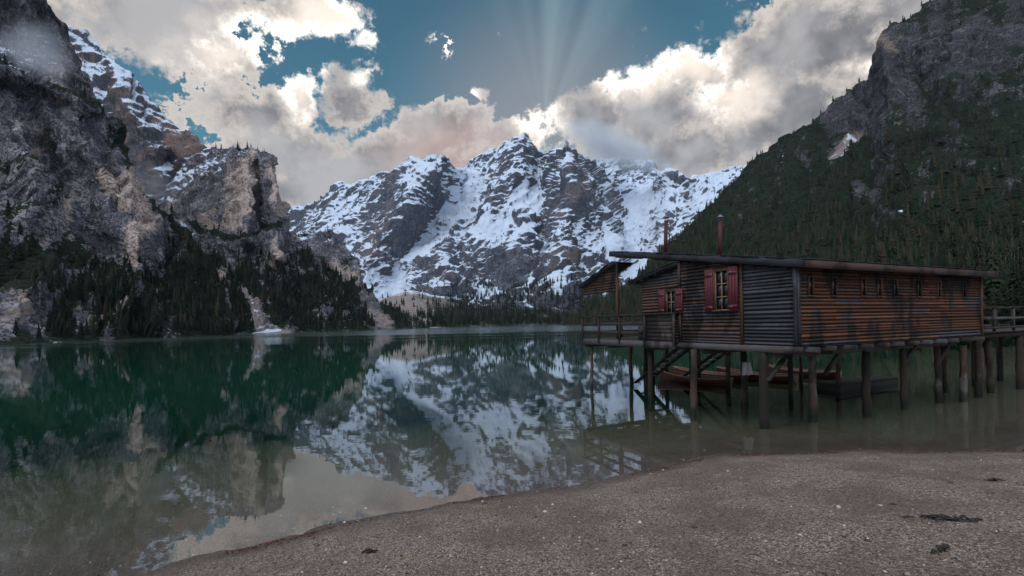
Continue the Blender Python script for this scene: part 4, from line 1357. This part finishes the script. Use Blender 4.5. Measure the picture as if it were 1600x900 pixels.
# walkway to the shore
wk = empty('walkway', (8.4, 13.4, 0), HA)
tag(wk, 'timber walkway on piles with rails joining the boathouse to the right shore', 'walkway')
for y in (.45, 2.0):
    MB().box(11.35, 21, y - .09, y + .09, 2.28, 2.5).build('beam', M['beam_x'], wk)
x = 11.36
while x < 21:
    link('board', bm_, wk, (x, .25, 2.503), (0, 0, 0), (.15, 1.95, .045))
    x += .16
for y in (.33, 2.1):
    for x in (11.5, 13.3, 15.1, 16.9, 18.7, 20.5):
        MB().box(x - .05, x + .05, y - .04, y + .04, 2.55, 3.56).build('post', M['beam'], wk)
    MB().box(11.35, 21, y - .07, y + .07, 3.561, 3.61).build('top_rail', M['beam_x'], wk)
    for z_ in (3.05, 2.66):
        MB().box(11.35, 21, y - .06 if y < 1 else y + .042, y - .042 if y < 1 else y + .06, z_, z_ + .10).build('rail', M['beam_x'], wk)
for a, b in ((1545, 609), (1596, 622)):
    x, y = to_local(a, b)
    pile(x, max(.45, y) if y < 0 else y, 2.28, .14, -1.6, wk)
for x, y in ((16.0, .45), (16.0, 2.0), (13.2, 2.0), (18.8, .45), (18.8, 2.0)):
    pile(x, y, 2.28, .13, -1.6, wk)

# ------------------------------------------------------------------ rowing boats under the house
def rowing_boat(label, bow, heading, L=3.9, B=1.2):
    """bow: world x,y of the stem at the waterline; heading: direction the bow points to"""
    root = empty('rowing_boat', (bow[0], bow[1], 0), heading)
    tag(root, label, 'boat', 'rowing boats moored under the boathouse')
    ns, nr_ = 15, 8

    def section(q, inset=0.0):
        # q 0 at the bow, 1 at the stern
        bw = B / 2 * max(0.0, (math.sin(math.pi * min(1, .02 + q * .60)) ** .75)) - inset
        bw = max(.012, bw if q < .62 else bw * (1 - .32 * ((q - .62) / .38) ** 2))
        shz = .29 + .27 * (1 - q) ** 3 + .09 * q ** 4
        keel = -.12 + .36 * max(0, (1 - q * 6)) ** 2 + inset
        pts = []
        for k in range(nr_ + 1):
            a = k / nr_
            yy_ = bw * math.sin(a * math.pi / 2) ** .8
            zz = keel + (shz - keel) * (1 - math.cos(a * math.pi / 2)) ** .85
            yy_ += .012 * (1 if k % 2 else 0)     # lapped strakes
            pts.append((yy_, zz))
        return pts, shz, bw

    for nm, ins, mat in (('hull', 0.0, 'boat_out'), ('lining', .035, 'boat_in')):
        v, f = [], []
        for i in range(ns + 1):
            q = i / ns
            pts, _, _ = section(q, ins)
            x = -q * L + (.10 * (1 - q) if ins == 0 else -.03)
            full = [(x + .18 * (zz if q < .15 else 0) * (1 - q * 6.6 if q < .15 else 0), -yy_, zz) for yy_, zz in pts[::-1]] + [(x + .18 * (zz if q < .15 else 0) * (1 - q * 6.6 if q < .15 else 0), yy_, zz) for yy_, zz in pts[1:]]
            v += full
        w_ = 2 * nr_ + 1
        for i in range(ns):
            for k in range(w_ - 1):
                f.append((i * w_ + k, i * w_ + k + 1, (i + 1) * w_ + k + 1, (i + 1) * w_ + k))
        f.append(tuple(range(ns * w_, ns * w_ + w_)))
        MB().add(v, f).build(nm, M[mat], root, smooth=False)
    for sgn in (-1, 1):
        pl = []
        for i in range(ns + 1):
            q = i / ns
            _, shz, bw = section(q)
            pl.append((-q * L + .10 * (1 - q) + (.12 * shz if i == 0 else 0), sgn * bw, shz + .01))
        MB().tube(pl, [.028] * len(pl), 6).build('gunwale', M['boat_rim'], root)
    for q in (.28, .52, .78):
        _, shz, bw = section(q, .04)
        MB().box(-q * L - .12, -q * L + .12, -bw * .93, bw * .93, shz - .13, shz - .10).build('thwart', M['boat_in'], root)
    for q in np.linspace(.12, .92, 10):
        pts, shz, bw = section(q, .03)
        pl = [(-q * L, -yy_ * .985, zz) for yy_, zz in pts[::-1]] + [(-q * L, yy_ * .985, zz) for yy_, zz in pts[1:]]
        MB().tube(pl, [.014] * len(pl), 4).build('rib', M['boat_in'], root)
    for sgn in (-1, 1):
        MB().tube([(-L * .30, sgn * .16, .34), (-L * .86, sgn * .26, .30)], [.022, .020], 6).build('oar', M['boat_rim'], root)
    return root


hd = math.atan2(.80, -.60)
b1 = (231 / F * 25.6, 25.6)
rowing_boat('brown rowing boat with pale oars, nearest the lake under the deck stair', b1, hd)
rowing_boat('rowing boat beside the front one, its bow showing just above that rim', (b1[0] + 1.35, b1[1] + 1.3), hd + .05)
rowing_boat('rowing boat with orange lining moored deeper in behind the corner pile', (392 / F * 27.5, 27.5), hd - .05)
rowing_boat('dark hulled rowing boat in shadow below the middle of the house', (b1[0] + 3.6, b1[1] + .6), hd + .02)

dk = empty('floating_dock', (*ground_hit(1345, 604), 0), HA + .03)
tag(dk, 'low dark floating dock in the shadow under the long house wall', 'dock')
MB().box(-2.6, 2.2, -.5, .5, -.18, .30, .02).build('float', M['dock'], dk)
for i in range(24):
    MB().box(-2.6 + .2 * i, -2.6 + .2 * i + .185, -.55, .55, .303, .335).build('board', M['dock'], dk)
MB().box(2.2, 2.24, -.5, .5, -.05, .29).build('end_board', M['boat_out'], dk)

cl = MB()
for i in range(6):
    cl.add([(.05 * i - .15, .03 * math.sin(i * 2.1), .5), (.05 * (i + 1) - .15, .03 * math.sin((i + 1) * 2.1), .5), (.07 * (i + 1) - .2, .05 * math.sin((i + 1) * 1.7), .03 * (i % 3)), (.07 * i - .2, .05 * math.sin(i * 1.7), .03 * ((i - 1) % 3))], [(0, 1, 2, 3)])
cx_, cy_ = 8.4 + 2.0 * math.cos(HA) - 3.3 * math.sin(HA), 13.4 + 2.0 * math.sin(HA) + 3.3 * math.cos(HA)
co = cl.build('hanging_cloth', M['cloth'], None, (cx_, cy_, 1.15))
tag(co, 'small pale cloth hung on a line between the piles under the house', 'cloth')
tag(MB().tube([(-.3, 0, .51), (.3, 0, .51)], [.01, .01], 5).build('line', M['cap'], co))

# ------------------------------------------------------------------ shore litter
oct_v = np.array([[1, 0, 0], [-1, 0, 0], [0, 1, 0], [0, -1, 0], [0, 0, 1], [0, 0, -1]], float)
oct_f = np.array([[0, 2, 4], [2, 1, 4], [1, 3, 4], [3, 0, 4], [2, 0, 5], [1, 2, 5], [3, 1, 5], [0, 3, 5]])


def scatter(name, n, sampler, size, flat, mat, label, seed):
    r_ = np.random.RandomState(seed)
    x, y = sampler(r_, n)
    z_ = ground_z(x, y)
    n = len(x)
    s_ = size[0] * (size[1] / size[0]) ** (r_.uniform(0, 1, n) ** 2.0)
    V_ = oct_v[None] * r_.uniform(.6, 1.3, (n, 6, 1)) * np.stack([np.ones(n), r_.uniform(.6, 1, n), flat * r_.uniform(.6, 1.2, n)], -1)[:, None, :] * s_[:, None, None]
    a = r_.uniform(0, 6.28, n)
    c_, q_ = np.cos(a)[:, None], np.sin(a)[:, None]
    vx = V_[..., 0] * c_ - V_[..., 1] * q_; vy = V_[..., 0] * q_ + V_[..., 1] * c_
    v = np.stack([vx + x[:, None], vy + y[:, None], V_[..., 2] + z_[:, None] + s_[:, None] * flat * .3], -1).reshape(-1, 3)
    f = (oct_f[None] + (np.arange(n) * 6)[:, None, None]).reshape(-1, 3)
    me = mesh_from(name, v, f, [mat])
    fattr(me, 'tone', np.repeat(r_.uniform(0, 1, n), 6))
    tag(link(name, me), label, None, None, 'stuff')


m, nt = material('pebble stone')
t_ = nt.attr('tone')
col = nt.mix(nt.sm(t_, 0, 1), (0.06, 0.040, 0.030), (0.29, 0.215, 0.165))
col = nt.mix(nt.sm(t_, .90, .94), col, (0.50, 0.47, 0.45))
finish(nt, col, .8, spec=.25)
M['pebble'] = m
m, nt = material('dead leaf litter')
t_ = nt.attr('tone')
finish(nt, nt.mix(nt.sm(t_, .2, .9), (0.035, 0.018, 0.013), (0.15, 0.050, 0.030)), .8, spec=.2)
M['litter'] = m


def beach_pts(r_, n):
    a = np.radians(r_.uniform(-50, 52, n)); d = 3.0 + 13 * r_.uniform(0, 1, n) ** 1.6
    x, y = d * np.sin(a), d * np.cos(a)
    D = shore_dist(x, y)
    k = (D > -1.2) & (D < 9)
    return x[k], y[k]


def tide_pts(r_, n):
    i = r_.randint(1, len(wl) - 4, n); q = r_.uniform(0, 1, n)
    x = WLX[i] + (WLX[i + 1] - WLX[i]) * q; y = WLY[i] + (WLY[i + 1] - WLY[i]) * q
    cl_ = pn(x * 1.3, y * 1.3, 0 * x + .5)
    off = np.abs(r_.normal(0, .10, n)) + .02
    k = (r_.uniform(0, 1, n) < .45 + 1.1 * cl_) & (np.abs(x) < 16) & (y > 3)
    nxv = np.gradient(WLX)[i]; nyv = np.gradient(WLY)[i]
    L = np.hypot(nxv, nyv)
    x = x + nyv / L * off; y = y - nxv / L * off
    return x[k], y[k]


scatter('gravel', 15000, beach_pts, (.005, .024), .55, M['pebble'], 'loose brown and grey gravel on the beach', 4)
scatter('gravel', 1300, beach_pts, (.014, .050), .5, M['pebble'], 'scattered larger stones among the beach gravel', 14)
scatter('leaf_litter', 7000, tide_pts, (.012, .034), .35, M['litter'], 'reddish brown dead leaf litter along the waterline', 8)


def debris(px, py, n, spread, lab, seed, long=.18):
    r_ = random.Random(seed)
    x, y = ground_hit(px, py, .8)
    for _ in range(6):
        zz = float(ground_z(np.array([x]), np.array([y]))[0])
        x, y = ground_hit(px, py, zz)
    zz = float(ground_z(np.array([x]), np.array([y]))[0])
    root = empty('driftwood', (x, y, zz), r_.uniform(-.3, .3))
    tag(root, lab, 'driftwood')
    for i in range(n):
        ox, oy = r_.gauss(0, spread), r_.gauss(0, spread * .3)
        a = r_.gauss(.1, .6)
        L = long * r_.uniform(.4, 1.1)
        gz1 = float(ground_z(np.array([x + ox]), np.array([y + oy]))[0]) - zz
        p0 = (ox - math.cos(a) * L / 2, oy - math.sin(a) * L / 2, gz1 + .012)
        p2 = (ox + math.cos(a) * L / 2, oy + math.sin(a) * L / 2, gz1 + .012 + r_.uniform(0, .02))
        p1 = tuple((p0[k] + p2[k]) / 2 + r_.uniform(-.015, .02) for k in range(3))
        rd = r_.uniform(.006, .018)
        if i % 3 == 0:
            MB().tube([p0, p1, p2], [rd * .8, rd, rd * .4], 6, .2).build('twig', M['litter_dark'], root)
        else:
            mb = MB()
            wd = r_.uniform(.012, .035)
            mb.add([p0, (p1[0], p1[1] + wd, p1[2] + .012), p2, (p1[0], p1[1] - wd, p1[2] + .006), (p1[0], p1[1], p1[2] - .012)], [(0, 3, 2, 1), (0, 1, 4), (1, 2, 4), (2, 3, 4), (3, 0, 4)])
            mb.build('bark_flake', M['litter_dark'], root)


M['litter_dark'] = simple('wet dark bark', (0.035, 0.026, 0.022), .8, .5, 20)
debris(1488, 812, 34, .16, 'largest clump of dark bark and twigs on the gravel, lower right', 1)
debris(1470, 860, 10, .05, 'small dark bark scrap below the largest clump on the gravel', 2, .1)
debris(1556, 752, 9, .06, 'thin dark twig scrap on the gravel near the right edge', 3, .14)
debris(581, 863, 10, .05, 'small dark bark scrap on the gravel at bottom centre left', 4, .12)

# ------------------------------------------------------------------ valley air
m = bpy.data.materials.new('valley haze')
m.use_nodes = True
nt = NT(m.node_tree)
pv = nt.n('ShaderNodeVolumePrincipled', {'Color': (0.72, 0.84, 1.0, 1), 'Density': 0.000022, 'Anisotropy': 0.0})
nt.n('ShaderNodeOutputMaterial', {'Volume': pv.outputs[0]})
hz = MB().box(-6500, 6500, -6500, 6500, -14, 1320).build('haze', m)
tag(hz, 'thin bluish haze in the valley air', None, None, 'stuff')

def mist(label, px, py, d, rx, ry, rz_, dens, seed):
    x, y, z_ = (float(q) for q in P(px, py, d))
    bm = bmesh.new()
    bmesh.ops.create_icosphere(bm, subdivisions=3, radius=1.0)
    me = bpy.data.meshes.new('mist')
    bm.to_mesh(me)
    bm.free()
    m = bpy.data.materials.new('mist bank')
    m.use_nodes = True
    nt = NT(m.node_tree)
    oc = nt.n('ShaderNodeTexCoord').outputs['Object']
    r = nt.vm('LENGTH', oc)
    n_ = nt.noise(nt.vm('ADD', oc, (seed, 0, 0)), 1.7, 4, .6)
    q = nt.m('MULTIPLY', nt.sm(nt.m('ADD', r, nt.m('MULTIPLY', nt.m('SUBTRACT', n_, .5), 1.1)), .95, .2), dens)
    pv = nt.n('ShaderNodeVolumePrincipled', {'Color': (0.9, 0.94, 1.0, 1), 'Density': q, 'Anisotropy': 0.2})
    nt.n('ShaderNodeOutputMaterial', {'Volume': pv.outputs[0]})
    me.materials.append(m)
    o = link('mist', me, None, (x, y, z_), (0, R_(25), 0), (rx, ry, rz_))
    tag(o, label, None, None, 'stuff')


mist('wisp of mist against the dome of the left cliff', 55, 80, 330, 34, 22, 26, .022, 1.0)
mist('small wisp of mist in the notch left of the rock tower', 238, 290, 470, 26, 26, 26, .012, 5.0)
mist('cloud cap resting on the snowy summit', 960, 232, 2700, 420, 260, 95, .010, 9.0)
